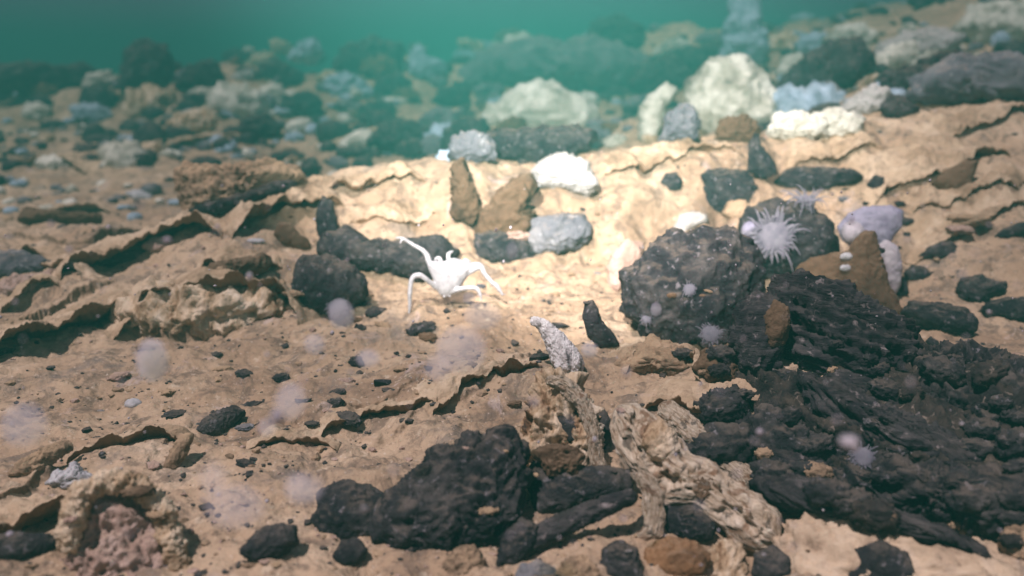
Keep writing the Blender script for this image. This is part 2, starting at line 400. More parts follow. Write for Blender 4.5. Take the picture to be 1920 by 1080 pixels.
def tube(pts, rads, seg=10):
    """closed tube through 3D points with a radius at each; catmull-rom smoothed"""
    pts = np.array(pts, float); rads = np.array(rads, float); n = len(pts); P = []; Rr = []
    for i in range(n - 1):
        p0, p1, p2, p3 = pts[max(i - 1, 0)], pts[i], pts[i + 1], pts[min(i + 2, n - 1)]
        for t in np.linspace(0, 1, 6, endpoint=(i == n - 2)):
            P.append(.5 * ((2 * p1) + (p2 - p0) * t + (2 * p0 - 5 * p1 + 4 * p2 - p3) * t * t + (3 * p1 - p0 - 3 * p2 + p3) * t ** 3))
            Rr.append(rads[i] * (1 - t) + rads[i + 1] * t)
    P = np.array(P); Rr = np.array(Rr); T = np.gradient(P, axis=0); T /= np.linalg.norm(T, axis=1)[:, None] + 1e-12
    up = np.array([0, 0, 1.0]); V = []; F = []
    for k in range(len(P)):
        a = np.cross(T[k], up)
        if np.linalg.norm(a) < .05: a = np.cross(T[k], [1, 0, 0])
        a /= np.linalg.norm(a); b = np.cross(T[k], a)
        for j in range(seg):
            w = 2 * math.pi * j / seg; V.append(P[k] + Rr[k] * (math.cos(w) * a + math.sin(w) * b))
    for k in range(len(P) - 1):
        for j in range(seg):
            j2 = (j + 1) % seg; a, b, c, d = k * seg + j, k * seg + j2, (k + 1) * seg + j2, (k + 1) * seg + j
            F += [[a, b, c], [a, c, d]]
    V.append(P[0]); V.append(P[-1]); i0, i1 = len(V) - 2, len(V) - 1; e = (len(P) - 1) * seg
    for j in range(seg):
        j2 = (j + 1) % seg; F.append([i0, j2, j]); F.append([i1, e + j, e + j2])
    return np.array(V), np.array(F)
def ball(c, r, sub=3):
    D, F = ico(sub); return np.asarray(c) + D * np.asarray(r), F
def join(parts):
    V = []; F = []; k = 0
    for v, f in parts: V.append(v); F.append(np.asarray(f) + k); k += len(v)
    return np.concatenate(V), np.concatenate(F)
def remesh(V, F, voxel, smooth=4):
    me = bpy.data.meshes.new('tmp'); me.from_pydata(V.tolist(), [], F.tolist())
    o = bpy.data.objects.new('tmp', me); COL.objects.link(o)
    m = o.modifiers.new('r', 'REMESH'); m.mode = 'VOXEL'; m.voxel_size = voxel
    if smooth: s = o.modifiers.new('s', 'SMOOTH'); s.iterations = smooth; s.factor = .5
    t = o.modifiers.new('t', 'TRIANGULATE')
    dg = bpy.context.evaluated_depsgraph_get(); e = o.evaluated_get(dg); me2 = bpy.data.meshes.new_from_object(e)
    V2 = np.empty(len(me2.vertices) * 3); me2.vertices.foreach_get('co', V2)
    F2 = np.empty(len(me2.polygons) * 3, np.int32); me2.polygons.foreach_get('vertices', F2)
    bpy.data.objects.remove(o); bpy.data.meshes.remove(me); bpy.data.meshes.remove(me2)
    return V2.reshape(-1, 3), F2.reshape(-1, 3)
def spine(name, label, cat, chains, mat, base, tilt=20, rough=.10, seed=1, sdir=None, voxel=None, group=None, dist=None, bvh=True, size=None, lumps=1.0, depth=1.0, fine=1.0):
    """a solid grown round chains of (px, py, radius px[, metres towards the camera])"""
    bp = at(base[0], base[1], rocks=False)[0] if dist is None else CAM + ray(*base) * dist
    r, u, nn = frame(bp, R(tilt)); away = nn if nn @ (bp - CAM) > 0 else -nn
    parts = []; rr = []; sc = ((bp - CAM) @ ray(960, 540) / (ray(960, 540) @ ray(960, 540))) / FPX
    for ch in chains:
        pts = []; rad = []
        for q in ch:
            p = on_plane(q[0], q[1], bp, nn); p = p - away * (q[3] if len(q) > 3 else 0)
            pts.append(p); rad.append(q[2] * sc); rr.append(q[2] * sc)
        V, F = tube(pts, rad, 14)
        parts.append((V, F)); parts.append(ball(pts[0], rad[0] * .98)); parts.append(ball(pts[-1], rad[-1] * .98))
    V, F = join(parts)
    mr = size or float(np.mean(rr))
    V, F = remesh(V, F, voxel or max(.0012, mr / 14))
    if depth != 1.0: V = V + np.outer(((V - bp) @ away) * (depth - 1), away)
    if sdir is not None:
        a = R(sdir); st = (math.cos(a) * r + math.sin(a) * u, -math.sin(a) * r + math.cos(a) * u, away)
    else: st = None
    if rough: V = roughen(V, F, mr, rough, seed, st, lumps, fine)
    o = mesh_obj(name, V, F, M[mat] if isinstance(mat, str) else mat, bvh=bvh)
    return tag(o, label, cat, group)

# ------------------------------------------------------------------ the seabed
ang = np.concatenate([np.linspace(-180, -40, 90, endpoint=False), np.linspace(-40, 40, 920), np.linspace(40, 180, 91)[1:-1]])
dst = np.concatenate([np.linspace(.05, .6, 40, endpoint=False), np.geomspace(.6, 7, 760), np.geomspace(7, 60, 110)[1:]])
A, Dd = np.meshgrid(R(1) * ang, dst)
X = (np.sin(A) * Dd).ravel(); Y = (np.cos(A) * Dd).ravel()
Z, SX, SY = H(X, Y, True, True)
nr, nc = A.shape
V = np.stack([X + SX, Y + SY, Z], 1)
I = np.arange(nr * nc).reshape(nr, nc); J = np.roll(I, -1, 1)
Fq = np.stack([I[:-1].ravel(), J[:-1].ravel(), J[1:].ravel(), I[1:].ravel()], 1)
me = bpy.data.meshes.new('seabed')
me.vertices.add(len(V)); me.vertices.foreach_set('co', V.ravel().astype(np.float32))
me.loops.add(Fq.size); me.loops.foreach_set('vertex_index', Fq[:, ::-1].ravel().astype(np.int32))
me.polygons.add(len(Fq)); me.polygons.foreach_set('loop_start', np.arange(0, Fq.size, 4, dtype=np.int32))
me.polygons.foreach_set('use_smooth', np.ones(len(Fq), bool)); me.update(); me.validate()
me.materials.append(M['sand'])
seabed = bpy.data.objects.new('seabed', me); COL.objects.link(seabed); seabed['kind'] = 'structure'
seabed['label'] = 'uneven tan sediment seabed with broken crust ledges'

# ------------------------------------------------------------------ large dark rocks on the right
rock('dark_boulder', 'large dark speckled boulder right of centre carrying small white anemones on its lower right', 'rock',
     [(1163, 562), (1172, 512), (1212, 462), (1262, 432), (1330, 424), (1392, 436), (1425, 480), (1420, 540), (1395, 590), (1365, 628), (1318, 652), (1258, 636), (1205, 618), (1178, 592)], 'dark', .65, 34, 3, .17, sub=6, lumps=1.6, fine=.7)
rock('dark_boulder', 'dark rock with two tentacled anemones on it, behind the lilac sponge', 'rock',
     [(1385, 420), (1400, 392), (1450, 372), (1520, 384), (1560, 420), (1572, 452), (1552, 486), (1500, 505), (1440, 520), (1400, 500)], 'dark', .8, 20, 5, .18, base=(1470, 535))
rock('bedrock_outcrop', 'wide dark bedrock outcrop that carries the layered rocks at right', 'rock',
     [(1380, 700), (1420, 600), (1500, 560), (1640, 600), (1760, 670), (1900, 690), (2060, 740), (2060, 1010), (1900, 1000), (1780, 975), (1640, 945), (1500, 900), (1400, 880), (1350, 800)], 'brownlayer', .22, 66, 61, .22, sdir=-20, sub=6, base=(1620, 900), drop=.02)
rock('layered_rock', 'broad dark layered rock rising below the brown pointed shadow slab', 'rock',
     [(1440, 560), (1455, 525), (1500, 510), (1560, 538), (1630, 580), (1690, 605), (1718, 640), (1725, 690), (1690, 740), (1600, 760), (1520, 720), (1465, 660)], 'layered', .7, 36, 7, .30, sdir=-18, sub=6, base=(1580, 720))
rock('layered_rock', 'long dark layered rock with scalloped top edge at the right border', 'rock',
     [(1660, 760), (1690, 680), (1740, 665), (1770, 655), (1800, 668), (1840, 655), (1880, 672), (1930, 690), (2010, 720), (2010, 860), (1920, 880), (1800, 850), (1700, 810)], 'dark', .7, 38, 9, .32, sub=6)
rock('layered_rock', 'dark slanting rock blade below the broad layered rock', 'rock',
     [(1490, 700), (1560, 715), (1650, 760), (1760, 810), (1840, 860), (1850, 905), (1760, 900), (1660, 870), (1580, 830), (1520, 770)], 'layered', .7, 36, 11, .32, sdir=-28, sub=6)
rock('layered_rock', 'dark rounded ridge rock left of the small purple anemone', 'rock',
     [(1385, 830), (1395, 780), (1440, 760), (1490, 785), (1545, 830), (1580, 865), (1570, 895), (1500, 890), (1430, 880)], 'dark', .8, 32, 13, .26)
rock('layered_rock', 'dark mass of layered rock under the purple anemone at lower right', 'rock',
     [(1560, 900), (1600, 860), (1680, 870), (1780, 890), (1890, 890), (2000, 900), (2010, 1010), (1900, 1010), (1790, 985), (1680, 960), (1600, 950)], 'dark', .7, 36, 15, .32, sub=6)
rock('layered_rock', 'low dark rock strip just above the pale smooth sheets', 'rock',
     [(1400, 905), (1440, 890), (1540, 905), (1640, 945), (1740, 985), (1830, 1020), (1870, 1055), (1780, 1035), (1680, 1000), (1560, 970), (1460, 945)], 'layered', .8, 36, 17, .26, sdir=-24, sub=6)
rock('layered_rock', 'dark upright rock between the big boulder and the broad layered rock', 'rock',
     [(1368, 640), (1380, 580), (1420, 545), (1455, 560), (1470, 620), (1460, 690), (1430, 720), (1390, 700)], 'layered', .7, 25, 19, .2, sdir=70)
rock('layered_rock', 'dark broken rock right of the sandy hollow beside the black cleft', 'rock',
     [(1320, 800), (1345, 760), (1390, 745), (1410, 790), (1420, 840), (1400, 880), (1350, 860), (1325, 830)], 'layered', .7, 40, 21, .25, sdir=-30)
rock('brown_rock', 'brown patch rock leaning on the left end of the layered rock', 'rock',
     [(1432, 590), (1452, 560), (1478, 575), (1482, 610), (1470, 645), (1445, 655), (1434, 630)], 'brown', .7, 25, 23, .15, onrock=True, base=(1455, 640))
rock('brown_shape', 'brown pointed shadow slab standing in front of the lilac sponge', 'rock',
     [(1620, 432), (1640, 432), (1652, 480), (1664, 525), (1684, 565), (1704, 606), (1650, 600), (1590, 565), (1535, 545), (1490, 525), (1496, 495), (1545, 478), (1592, 470)], 'brown', .35, 20, 25, .10, base=(1600, 600), sub=6)  # brown solid standing in for a cast shadow
rock('layered_rock', 'thin dark rock blade beneath the scalloped rock, right of the slanting blade', 'rock',
     [(1700, 800), (1760, 790), (1860, 830), (1960, 880), (1990, 920), (1900, 900), (1800, 862)], 'layered', .7, 36, 14, .30, sdir=-20)
rock('layered_rock', 'narrow dark rock blade with pale flecks above the slanting blade', 'rock',
     [(1540, 700), (1600, 705), (1680, 740), (1770, 790), (1800, 825), (1720, 800), (1620, 760)], 'layered', .8, 36, 16, .30, sdir=-28)
rock('layered_rock', 'dark elongated rock finger pointing at the purple anemone from the left', 'rock',
     [(1410, 860), (1430, 835), (1500, 850), (1580, 900), (1620, 935), (1560, 925), (1470, 895)], 'layered', .8, 36, 18, .30, sdir=-28)
rock('layered_rock', 'dark blade of rock at the right border between anemone and corner stone', 'rock',
     [(1680, 900), (1720, 890), (1800, 920), (1890, 960), (1960, 1000), (1900, 1005), (1800, 965), (1720, 930)], 'layered', .8, 36, 20, .30, sdir=-26)
rock('layered_rock', 'small brownish dark rock above the finger-like rock', 'rock',
     [(1300, 760), (1330, 735), (1380, 725), (1400, 755), (1370, 785), (1320, 790)], 'layered', .8, 36, 22, .26, sdir=-30)
# elongated stones on the right-hand sand
rock('dark_stone', 'long dark stone lying right of the brown shadow slab', 'rock', [(1690, 585), (1705, 565), (1760, 568), (1815, 580), (1834, 600), (1825, 625), (1780, 626), (1720, 608)], 'dark', .8, 35, 27, .14)
rock('dark_stone', 'dark hump-backed stone, uppermost on the right-hand sand', 'rock', [(1715, 484), (1740, 464), (1775, 448), (1798, 462), (1800, 480), (1760, 488)], 'dark', .7, 40, 29, .12, sub=4)
rock('dark_stone', 'small dark stone below the hump-backed stone', 'rock', [(1692, 512), (1710, 496), (1735, 500), (1753, 520), (1730, 528), (1702, 526)], 'dark', .7, 40, 31, .12, sub=4)
rock('dark_stone', 'small blackish stone touching the pale sponge foot', 'rock', [(1665, 545), (1678, 524), (1700, 528), (1705, 550), (1685, 558)], 'dark', .7, 30, 33, .12, sub=4)
rock('dark_stone', 'knobbly dark stone near the right border with a pale top', 'rock', [(1792, 545), (1800, 520), (1840, 516), (1870, 530), (1887, 528), (1886, 548), (1860, 552), (1840, 570), (1805, 562)], 'dark', .7, 35, 35, .18, sub=5)
rock('dark_stone', 'dark flat stone cut by the right border', 'rock', [(1838, 575), (1870, 560), (1930, 558), (1980, 565), (1980, 600), (1900, 602), (1855, 595)], 'dark', .7, 40, 37, .14, sub=5)
rock('dark_stone', 'tiny dark stone above the scalloped layered rock', 'rock', [(1735, 640), (1745, 630), (1760, 640), (1762, 655), (1748, 656)], 'dark', .8, 30, 39, .12, sub=4)
rock('dark_stone', 'dark stone at the far right under the thin crust line', 'rock', [(1862, 445), (1875, 432), (1905, 420), (1935, 412), (1935, 430), (1890, 448)], 'dark', .6, 40, 41, .14, sub=4)

# ------------------------------------------------------------------ middle: stones round the crab
rock('dark_boulder', 'dark rough boulder left of the crab', 'rock', [(545, 560), (552, 500), (570, 478), (620, 484), (665, 500), (690, 530), (684, 560), (640, 586), (590, 592), (560, 584)], 'dark', .8, 20, 43, .16)
rock('dark_slab', 'long black rock directly behind the crab', 'rock', [(598, 470), (605, 440), (650, 425), (690, 450), (760, 452), (830, 442), (858, 470), (845, 505), (800, 528), (740, 512), (660, 505), (620, 495)], 'dark', .7, 20, 45, .15, sub=6, base=(730, 512))
rock('dark_stone', 'narrow dark stone leaning at the left end of the long black rock', 'rock', [(596, 440), (592, 400), (605, 365), (625, 380), (632, 420), (640, 450), (615, 455)], 'dark', .6, 15, 47, .15, sub=4, base=(612, 470))
rock('dark_stone', 'dark brown stone on the ledge up left of the rough boulder', 'rock', [(512, 440), (525, 415), (548, 422), (560, 440), (578, 448), (582, 468), (550, 466), (525, 455)], 'brown', .7, 20, 49, .2, sub=4)
rock('shadow_spire', 'tall narrow brown shadow shape standing against the bright ridge', 'rock', [(850, 410), (848, 340), (855, 300), (868, 296), (876, 330), (892, 360), (900, 395), (885, 418)], 'brown', .6, 10, 51, .34, base=(870, 420))  # solid brown shape built in place of a cast shadow
rock('shadow_spire', 'wide brown shadow shape right of the tall narrow spire', 'rock', [(890, 440), (905, 395), (930, 370), (960, 340), (990, 328), (1002, 345), (985, 380), (995, 430), (960, 455), (915, 455)], 'brown', .65, 15, 53, .34, base=(940, 465))  # second dark shadow, also modelled as a brown solid
rock('grey_rock', 'rounded blue-grey rock below the white boulder', 'rock', [(985, 445), (1000, 415), (1040, 402), (1090, 404), (1112, 425), (1100, 450), (1050, 468), (1005, 472)], 'grey', .7, 25, 55, .24)
rock('dark_stone', 'dark low stone between the crab and the blue-grey rock', 'rock', [(875, 465), (890, 438), (930, 432), (975, 445), (1005, 465), (990, 488), (940, 495), (895, 485)], 'dark', .7, 30, 57, .18)
rock('white_boulder', 'bright white boulder on the crest of the sand ridge', 'rock', [(1000, 320), (1020, 296), (1055, 288), (1090, 296), (1112, 320), (1122, 350), (1100, 362), (1050, 350), (1010, 345)], 'white', .7, 20, 59, .24, base=(1060, 372))
rock('dark_stone', 'small round dark lump for a shaded hole, alone on the bright ridge', 'rock', [(1238, 342), (1248, 324), (1268, 322), (1280, 338), (1276, 355), (1255, 358)], 'dark', .7, 25, 61, .12, sub=4)  # shaded hole in the ridge, built as a dark lump
rock('dark_block', 'dark squarish rock at the right end of the bright ridge', 'rock', [(1315, 390), (1318, 325), (1350, 315), (1400, 320), (1420, 350), (1410, 385), (1360, 402)], 'dark', .6, 15, 63, .14)
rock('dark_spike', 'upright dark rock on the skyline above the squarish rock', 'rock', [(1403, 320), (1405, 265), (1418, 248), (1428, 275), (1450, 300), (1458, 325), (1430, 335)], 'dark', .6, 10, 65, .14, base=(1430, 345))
rock('dark_slab', 'long low dark rock behind the light-coloured anemone', 'rock', [(1450, 340), (1480, 315), (1540, 312), (1600, 318), (1622, 332), (1580, 345), (1540, 362), (1490, 358)], 'dark', .7, 25, 67, .16)
rock('dark_stone', 'small dark rock below the right-hand crust ledge', 'rock', [(1625, 345), (1640, 328), (1658, 332), (1656, 352), (1638, 362)], 'dark', .7, 25, 69, .15, sub=4)
rock('brown_shape', 'brown wedge of rock in the shade of the upper right ledge', 'rock', [(1745, 345), (1770, 320), (1810, 300), (1835, 300), (1820, 345), (1790, 362)], 'brown', .5, 30, 71, .12, sub=5)
rock('shadow_splinter', 'solid black shadow splinter standing behind the white fluted sponge', 'rock', [(1092, 590), (1098, 568), (1110, 562), (1121, 578), (1127, 602), (1148, 624), (1162, 648), (1125, 654), (1102, 632)], 'dark', .45, 10, 73, .10, lumps=.6)  # shadow beside the sponge, modelled as a black solid
rock('pink_stone', 'pale pinkish stone at the left foot of the large dark boulder', 'rock', [(1140, 545), (1140, 505), (1150, 470), (1175, 448), (1208, 455), (1200, 485), (1172, 515), (1162, 550)], 'pink', .6, 25, 75, .16)
rock('pale_stone', 'cream stone fragment on top of the large dark boulder', 'rock', [(1262, 428), (1275, 402), (1300, 396), (1325, 402), (1328, 415), (1300, 425), (1280, 436)], 'white', .6, 20, 77, .16, sub=4)
rock('brown_stone', 'tan stone beside the squarish dark rock', 'rock', [(1352, 400), (1365, 378), (1395, 374), (1412, 390), (1408, 415), (1375, 412)], 'crust', .6, 20, 79, .16, sub=4)

# ------------------------------------------------------------------ left: crust slabs
rock('crust_slab', 'orange-tan crust slab tilted up, dark beneath, at upper left', 'rock',
     [(330, 325), (345, 304), (400, 316), (450, 312), (520, 302), (556, 310), (572, 335), (540, 345), (500, 350), (470, 372), (420, 392), (360, 400), (342, 370)], 'crust', .55, 35, 81, .20, sub=6)
rock('dark_slab', 'dark shadow wedge under the tilted orange-tan slab', 'rock', [(350, 392), (400, 380), (470, 358), (520, 338), (560, 340), (545, 358), (480, 378), (420, 402), (370, 412)], 'dark', .5, 20, 83, .14, base=(440, 408))  # dark solid added for the shadow beneath the slab
rock('crust_block', 'jagged mottled crust broken open above the plain sand', 'rock',
     [(208, 590), (240, 560), (300, 540), (380, 536), (450, 538), (530, 535), (552, 556), (540, 590), (500, 604), (440, 628), (400, 620), (350, 632), (290, 634), (240, 618)], 'pale', .5, 42, 85, .40, fine=.45, lumps=1.4, sub=6, base=(400, 632))
rock('twig_crust', 'thin dark crust fragment left of the rough boulder', 'rock', [(348, 522), (380, 502), (430, 490), (480, 478), (510, 480), (500, 502), (440, 512), (390, 528)], 'brown', .6, 40, 87, .3)
rock('shell_fragment', 'white shell chip on the sand at upper left', 'shell', [(234, 360), (258, 354), (288, 366), (282, 376), (250, 374)], 'shell', .5, 40, 89, .12, sub=4)
rock('pale_stone', 'pale pinkish fragment below the long crust ledge', 'rock', [(264, 460), (285, 446), (318, 440), (335, 455), (318, 470), (285, 474)], 'pink', .6, 30, 91, .2, sub=4)
rock('dark_stone', 'dark solid shade under the long crust ledge', 'rock', [(170, 492), (205, 478), (260, 465), (280, 470), (262, 485), (215, 498)], 'dark', .6, 30, 93, .14, sub=5)  # shade under the ledge, put in as a dark solid
rock('pink_stone', 'pinkish crumbled crust at the left border', 'rock', [(-10, 560), (0, 530), (30, 515), (70, 518), (100, 505), (118, 525), (90, 545), (50, 552)], 'pink', .6, 40, 95, .28)
rock('dark_slab', 'flat dark rock at the left border below the upper ledge', 'rock', [(-40, 490), (0, 468), (50, 472), (105, 492), (90, 508), (40, 518), (-30, 520)], 'grey', .5, 50, 97, .14)
rock('dark_slab', 'long low dark stone on the sand at far left', 'rock', [(32, 410), (42, 388), (80, 398), (140, 402), (192, 400), (190, 414), (140, 420), (80, 412), (50, 415)], 'brown', .7, 40, 99, .14)
rock('crust_block', 'pinkish tan crumbled crust filling the arch in the lower left corner', 'rock',
     [(135, 1015), (150, 960), (170, 930), (210, 920), (255, 930), (290, 965), (310, 1015), (325, 1090), (250, 1110), (170, 1100), (140, 1060)], 'pink', .3, 45, 101, .40, fine=.6, sub=6, base=(230, 1075))
spine('root_crust', 'pale torn rim arching over the crust block in the lower left corner', 'rock', [[(128, 1015, 18), (138, 960, 20), (165, 920, 20), (215, 902, 18), (262, 915, 18), (302, 955, 18), (322, 1010, 18), (338, 1080, 20)]], 'pale', (330, 1060), 30, .30, 103, size=.03, bvh=True)
rock('white_fragment', 'whitish lilac broken shell on top of the corner arch', 'shell', [(88, 905), (105, 885), (125, 880), (138, 868), (155, 885), (185, 893), (195, 905), (160, 915), (120, 918)], 'shell', .6, 30, 105, .3, sub=5, base=(140, 925))
rock('hollow_shade', 'black solid shade in the hollow at the lower left border', 'rock', [(-40, 1040), (-30, 1005), (40, 998), (100, 1002), (118, 1020), (90, 1040), (20, 1052)], 'dark', .7, 40, 107, .12)  # darkness of the hole, filled in with a black solid
rock('crust_block', 'small upright crust fragment at the end of the lower left ledge', 'rock', [(305, 880), (320, 845), (340, 815), (365, 812), (350, 850), (330, 880)], 'crust', .6, 25, 109, .25, sub=4)
rock('crust_block', 'low row of crust rubble above the white shell chip at lower left', 'rock', [(15, 890), (40, 862), (80, 842), (125, 825), (135, 838), (95, 865), (60, 890)], 'crust', .6, 40, 111, .32)
rock('dark_stone', 'dark ribbed stone on the open sand at left', 'rock', [(366, 810), (380, 786), (410, 768), (440, 760), (460, 772), (440, 795), (410, 818), (380, 820)], 'dark', .7, 35, 113, .16, sdir=-60)

# ------------------------------------------------------------------ broken crust sheets: lip line in pixels, lifted at the front, sinking into the sediment behind
def crust_sheet(label, line, h, L, mat='crustsheet', seed=1, thick=.017, curl=.15):
    P = []
    for a, b in line:
        g_, _, t_ = at(a, b, rocks=False); g_, _, t_ = at(a, min(b + h * FPX / t_ * .9, 1078), rocks=False); P.append(g_[:2])
    P = np.array(P); seg = np.r_[0, np.cumsum(np.linalg.norm(np.diff(P, axis=0), axis=1))]
    nu = int(np.clip(seg[-1] / .004, 40, 260)); nv = 34
    uu = np.linspace(0, seg[-1], nu); Q = np.stack([np.interp(uu, seg, P[:, 0]), np.interp(uu, seg, P[:, 1])], 1)
    ker = np.ones(9) / 9
    for c_ in (0, 1): Q[:, c_] = np.convolve(np.pad(Q[:, c_], 4, 'edge'), ker, 'valid')
    T = np.gradient(Q, axis=0); T /= np.linalg.norm(T, axis=1)[:, None]; B = np.stack([-T[:, 1], T[:, 0]], 1)
    B = B * np.where((B * (Q - CAM[:2])).sum(1) < 0, -1, 1)[:, None]; B = B * .5 + B.mean(0) * .5; B /= np.linalg.norm(B, axis=1)[:, None]
    z3 = np.zeros(nu); jag = fbm(np.c_[uu * 4.2, z3 + seed * 3.3, z3], 5, 120, False, .5) * .030 + fbm(np.c_[uu * 90, z3 + seed, z3], 3, 126) * .004
    env = np.clip(np.minimum(uu, seg[-1] - uu) / (seg[-1] * .22), 0, 1) ** .7
    hv = .85 * h * env * (1 + .28 * fbm(np.c_[uu * 3.5, z3 + seed * 1.7, z3], 3, 130))
    v = np.linspace(0, 1, nv) ** 1.6
    Vt = np.zeros((nv, nu, 3)); Vb = np.zeros_like(Vt)
    for k, vv in enumerate(v):
        d = jag * (1 - vv) ** 3 + vv * L * (.65 + .35 * env) - .008
        xy = Q + B * d[:, None]
        z = H(xy[:, 0], xy[:, 1], True)
        nz = fbm(np.c_[xy * 26, z3 + seed], 5, 134, False, .6) * .011 * (1 - .7 * vv)
        lift = hv * (1 - vv) ** 1.25 * (1 + curl * math.exp(-((vv) / .10) ** 2)) + nz
        Vt[k] = np.c_[xy, z + lift - .012 * vv]
        th = thick * (.35 + .65 * min(1, vv / .15)) * (1 + .4 * fbm(np.c_[xy * 25, z3], 2, 138))
        Vb[k] = np.c_[xy + B * (.004), z + lift - .012 * vv - np.abs(th)]
    V = np.concatenate([Vt.reshape(-1, 3), Vb.reshape(-1, 3)]); n0 = nu * nv; F = []
    I_ = np.arange(n0).reshape(nv, nu)
    a, b, c_, d_ = I_[:-1, :-1].ravel(), I_[:-1, 1:].ravel(), I_[1:, 1:].ravel(), I_[1:, :-1].ravel()
    F = [np.c_[a, b, c_], np.c_[a, c_, d_], np.c_[a, c_, b] + n0, np.c_[a, d_, c_] + n0]
    def rim(e, flip):
        x, y = e[:-1], e[1:]; q = [np.c_[x, y + n0, y], np.c_[x, x + n0, y + n0]]
        return [k[:, ::-1] for k in q] if flip else q
    F += rim(I_[0], False) + rim(I_[-1], True) + rim(I_[:, 0], True) + rim(I_[:, -1], False)
    F = np.concatenate(F)
    return tag(mesh_obj('crust_sheet', V, F, M[mat], bvh=True), label, 'crust sheet')
for k, (lab, line, h, L) in enumerate([
    ('crust sheet with a long dark undercut at the left border below mid height', [(-60, 652), (0, 632), (60, 612), (150, 585), (235, 563), (300, 548)], .060, .30),
    ('raised crust sheet with a pale rim on top of the jagged mottled crust', [(210, 582), (260, 552), (330, 540), (440, 541), (540, 536), (562, 552)], .085, .24),
    ('long tan crust sheet sloping up from the left towards the orange-tan slab', [(110, 488), (200, 472), (280, 448), (340, 424), (420, 402)], .075, .36),
    ('pale-edged crust sheet running up to the left end of the bright ridge', [(430, 412), (520, 384), (580, 364), (650, 352)], .07, .28),
    ('low crust sheet with a black gap in the lower left corner left of the arch', [(-40, 1000), (0, 980), (60, 952), (130, 918), (175, 905)], .040, .16),
    ('thin crust lip with dark oblong pebble on the central sand', [(560, 806), (640, 787), (700, 772), (780, 755), (840, 732)], .018, .14),
    ('ochre crust sheet leading up to the white fluted sponge from the left', [(800, 752), (880, 718), (960, 682), (1015, 660)], .028, .16),
    ('thin crust line across the right-hand sand, right of the lilac sponge', [(1680, 470), (1800, 427), (1900, 392), (1960, 370)], .022, .22),
    ('bright crust sheet overhanging a brown wedge at upper right', [(1625, 385), (1700, 338), (1760, 314), (1840, 285), (1900, 275)], .045, .35),
    ('crust sheet on the skyline slope at the right border', [(1770, 248), (1850, 226), (1940, 205)], .028, .3),
    ('small crust lip left of the thin central lip', [(455, 822), (540, 802), (640, 836)], .012, .12),
    ('crust sheet at the left border above the pinkish rubble', [(-20, 476), (60, 464), (110, 490), (165, 512)], .035, .24),
    ('thin crust edge on the sand above the corner arch', [(120, 850), (220, 822), (310, 803), (365, 818)], .018, .14),
    ('small torn crust sheet left of the rough boulder', [(370, 512), (440, 486), (530, 472)], .038, .14),
    ('crumbling crust sheet under the flat dark rock at the left border', [(0, 566), (50, 535), (118, 522)], .035, .12),
    ('crust sheet below the large dark boulder, right of the black shadow splinter', [(1165, 668), (1225, 632), (1290, 655), (1345, 700)], .035, .12),
    ('crust sheet above the fluted crust, sloping down to the right', [(1200, 742), (1260, 735), (1310, 765), (1350, 815)], .030, .12),
    ('bright crust sheet at the left end of the ridge crest', [(590, 360), (650, 338), (730, 322), (800, 315)], .045, .22),
    ('bright crust sheet on the ridge crest right of the white boulder', [(1120, 312), (1250, 296), (1390, 270)], .03, .22),
    ('crust sheet on the slope behind the long low dark rock', [(1470, 305), (1560, 292), (1660, 270)], .03, .25),
    ('low far crust sheet at upper left behind the white shell chip', [(60, 402), (130, 388), (210, 385)], .04, .25),
    ('hazy crust sheet on the plain beyond the orange-tan slab', [(240, 285), (340, 262), (470, 250)], .05, .5),
    ('hazy crust sheet at far left on the plain', [(-20, 300), (70, 292), (170, 310)], .05, .4),
    ('crust sheet in front of the white boulder on the bright ridge', [(640, 420), (720, 410), (830, 400)], .018, .16),
    ('pale crust sheet on the right-hand sand below the bright overhang', [(1700, 395), (1800, 365), (1930, 345)], .018, .25)]):
    crust_sheet(lab, line, h, L, seed=k + 1)

# ------------------------------------------------------------------ bottom centre
rock('black_rock', 'big black lumpy rock at bottom centre', 'rock',
     [(700, 1010), (705, 940), (760, 900), (800, 862), (810, 835), (850, 835), (880, 808), (920, 822), (950, 800), (985, 830), (985, 900), (975, 970), (940, 1010), (880, 1020), (800, 1028), (740, 1030)], 'dark', .55, 48, 115, .20, sub=6)
rock('black_rock', 'black rock left of the big lumpy black rock', 'rock', [(588, 970), (600, 920), (640, 905), (690, 910), (730, 930), (735, 980), (700, 1010), (640, 1012), (600, 1000)], 'dark', .55, 48, 117, .20)
rock('black_rock', 'low black stone at the bottom left of the black rocks', 'rock', [(450, 1035), (480, 995), (520, 980), (555, 985), (560, 1015), (520, 1045), (480, 1052)], 'dark', .7, 40, 119, .16)
rock('black_rock', 'rounded black stone below the left black rock', 'rock', [(622, 1045), (640, 1015), (670, 1008), (690, 1030), (680, 1055), (645, 1065)], 'dark', .8, 30, 121, .14, sub=4)
rock('black_rock', 'dark wedge-shaped rock above the fallen log-like rock', 'rock', [(985, 900), (1000, 865), (1060, 880), (1120, 872), (1180, 880), (1185, 920), (1130, 940), (1060, 960), (1010, 965)], 'dark', .6, 40, 123, .14)
spine('log_rock', 'straight dark log-like rock lying diagonally at bottom centre', 'rock', [[(955, 1040, 18), (1010, 1008, 22), (1090, 968, 20), (1180, 932, 14)]], 'layered', (1010, 1040), 35, .14, 125, sdir=28, size=.03)
rock('black_rock', 'dark stone at the lower end of the log-like rock', 'rock', [(930, 1060), (945, 1000), (980, 970), (1010, 985), (1000, 1030), (970, 1060)], 'dark', .7, 35, 127, .16)
